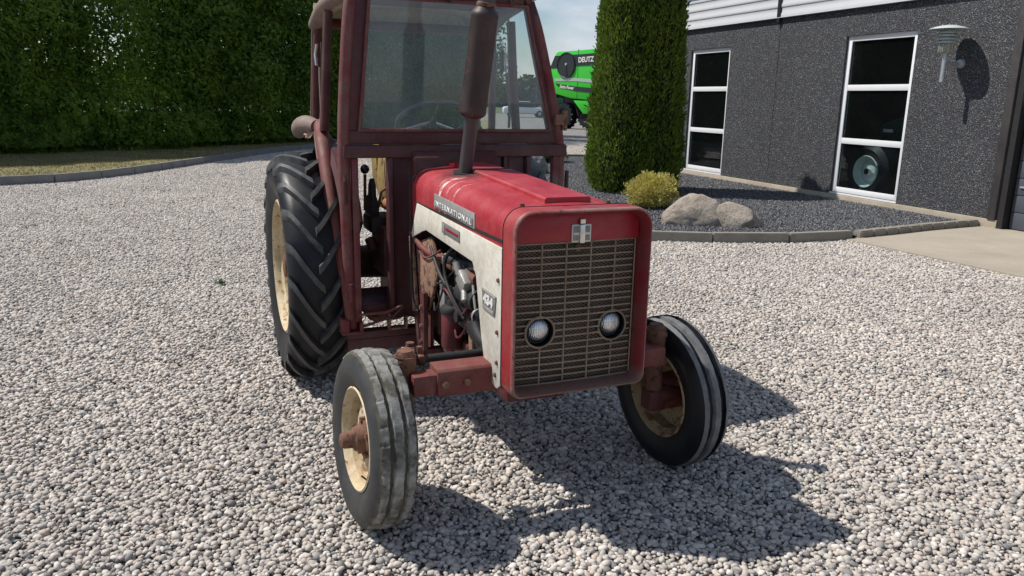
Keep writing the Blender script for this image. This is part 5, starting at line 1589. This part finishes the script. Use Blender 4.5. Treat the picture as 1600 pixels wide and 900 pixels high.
# rear posts, roof
for s_ in (-1, 1):
    tb('rear_post', [(-1.83, s_*.600, 1.50), (-1.84, s_*.575, 1.85), (-1.84, s_*.555, 2.16)], .027, M['darkred'], cf, 16)
    tb('rear_post', [(-2.22, s_*.585, 1.50), (-2.19, s_*.575, 1.85), (-2.16, s_*.560, 2.10)], .025, M['darkred'], cf, 16)
    b = B(); b.tube([(cabx-.03, .52*s_ if s_ < 0 else .405, 2.215), (-1.55, .54*s_ if s_ < 0 else .455, 2.215), (-1.84, .556*s_ if s_ < 0 else .51, 2.205), (-2.03, .565*s_ if s_ < 0 else .53, 2.17), (-2.19, .57*s_ if s_ < 0 else .55, 2.11)], .042, 18, 1); b.done('roof_rail', M['roofdust'], cf)
    b = B(); b.box(-2.02, -1.99, min(s_*.56, s_*.575), max(s_*.56, s_*.575), 1.86, 2.0, .004); b.done('door_lock', M['black'], cf)
    tb('door_frame_rod', [(-2.30, s_*.60, 1.52), (-2.24, s_*.59, 1.85), (-2.20, s_*.585, 2.11)], .008, M['roofdust'], cf)
    tb('door_frame_rod', [(-1.95, s_*.60, 1.52), (-1.93, s_*.595, 1.62), (-1.97, s_*.590, 1.80), (-1.97, s_*.588, 1.86)], .009, M['roofdust'], cf)
    tb('door_handle', [(-2.02, s_*.60, 1.87), (-2.04, s_*.602, 1.93), (-2.02, s_*.595, 1.99)], .009, M['chrome'], cf)
tb('rear_header', [(-2.16, -.57, 2.12), (-2.16, .57, 2.12)], .03, M['darkred'], cf)
# canvas roof: a shallow dome, sagging edges
b = B(); lo = []
xs_ = np.linspace(-1.24, -2.24, 9)
for i, x in enumerate(xs_):
    dz = -.10*max(0, (i-5)/3)**1.6
    ring = []
    for y in np.linspace(-.575, .575, 15):
        e = abs(y)/.575
        yy = y if y < 0 else y*(.80+.17*min(1, (-1.24-x)/1.0))
        ring.append((x, yy, 2.335+dz-.105*e**5+.012*noise.noise(Vector((x*5, y*5, 0)))))
    lo.append(ring)
b.loft(lo, False)
rf = b.done('canvas_roof', M['canvas'], cf, weld=False)
sol = rf.modifiers.new('thickness', 'SOLIDIFY'); sol.thickness = .012
b = B(); b.box(-2.10, -1.36, -.50, .50, 2.235, 2.25, .004); b.done('roof_lining', m_plain('roof_lining', (.16, .13, .13), .9, 0, .2), cf)
b = B()
b.loft([[(-2.24, y, 2.24+.0*y), (-2.262, y, 2.12+.02*noise.noise(Vector((y*6, 1, 0)))), (-2.255, y, 2.12), (-2.235, y, 2.22)] for y in np.linspace(-.57, .57, 16)], True, True, True)
b.done('roof_flap', M['canvas'], cf)
tb('cab_wire', [(-1.70, -.50, 2.12), (-1.66, -.47, 2.06), (-1.60, -.44, 2.04), (-1.54, -.43, 2.05)], .006, M['white'], cf, 6, 2)
tb('hanging_cord', [(-1.75, .50, 2.20), (-1.75, .505, 1.9), (-1.74, .515, 1.55)], .004, M['roofdust'], cf, 6, 1)

# ---- fenders and entry bar
for s_ in (-1, 1):
    y0 = -.725 if s_ < 0 else .60
    k_ = 1 if s_ < 0 else .82
    b = B(); lo = []
    for a in np.linspace(radians(28), radians(158), 22):
        rr = .745; x, z = -1.99+rr*cos(a), .688+rr*sin(a)
        lo.append([(x, s_*.50*k_, z), (x+.01*cos(a), s_*.51*k_, z+.014*sin(a)), (x+.01*cos(a), s_*.585*k_, z+.014*sin(a)), (x-.02*cos(a), s_*.605*k_, z-.02*sin(a)), (x-.022*cos(a), s_*.595*k_, z-.022*sin(a)), (x-.004*cos(a), s_*.575*k_, z-.004)])
    b.loft(lo, True, True, True)
    fe = b.done('fender', M['maroon'], tr)
    pts = [(-1.99+.742*cos(a), .688+.742*sin(a)) for a in np.linspace(radians(28), radians(158), 18)]
    b = B(); b.prism(pts+[(-2.50, .80), (-1.9, .70), (-1.48, .92)], 'y', s_*.495*k_, s_*.503*k_); b.done('fender_wall', M['darkred'], fe)
# entry bar on the near side, rising from the pillar foot and curling over the fender
b = B()
b.tube([(-1.29, -.585, .52), (-1.32, -.60, .72), (-1.45, -.625, 1.0), (-1.62, -.625, 1.25), (-1.80, -.615, 1.43), (-1.95, -.60, 1.515), (-2.06, -.58, 1.53), (-2.12, -.55, 1.50)], [.030, .030, .036, .040, .042, .042, .040, .034], 18, 2)
eb = b.done('entry_bar', M['axle'], tr)
b = B()
sheet_pts = [[(-1.34, -.585, .80), (-1.35, -.565, .80)], [(-1.46, -.61, 1.0), (-1.43, -.55, 1.02)], [(-1.62, -.615, 1.24), (-1.50, -.53, 1.22)], [(-1.80, -.605, 1.42), (-1.58, -.50, 1.32)], [(-1.95, -.59, 1.50), (-1.74, -.47, 1.40)], [(-2.10, -.57, 1.49), (-1.95, -.46, 1.44)]]
b.loft([[Vector(p), Vector(p).lerp(Vector(q), .5)+Vector((0, 0, -.02)), Vector(q)] for p, q in sheet_pts], False)
sk = b.done('door_skirt', M['maroon'], eb, weld=False); sk.modifiers.new('thickness', 'SOLIDIFY').thickness = .006
# bulging dusty cover behind the bar and torn cloth
b = B()
b.tube([(-2.10, -.60, 1.515), (-2.22, -.64, 1.53), (-2.34, -.66, 1.505), (-2.41, -.66, 1.475), (-2.45, -.655, 1.455)], [.040, .054, .060, .050, .030], 18, 2)
b.done('mirror_cover', M['roofdust'], eb)
c_ = np.array([-2.13, -.62, 1.475]); n = 16
me = leaf_mesh('torn_cloth', c_+rng.normal(0, [.05, .02, .022], (n, 3)), rng.normal(0, 1, (n, 3)), rng.normal(0, 1, (n, 3))+[0, -1, 0], rng.uniform(.04, .08, n), rng.uniform(.02, .045, n))
put('torn_cloth', me, eb, [m_plain('torn_cloth_pink', (.42, .27, .22), .9, 0, .3, 20)])
tb('skirt_strap', [(-2.0, -.625, 1.49), (-1.93, -.632, 1.42), (-1.85, -.636, 1.33), (-1.80, -.636, 1.26)], .010, M['roofdust'], eb, 8, 1)
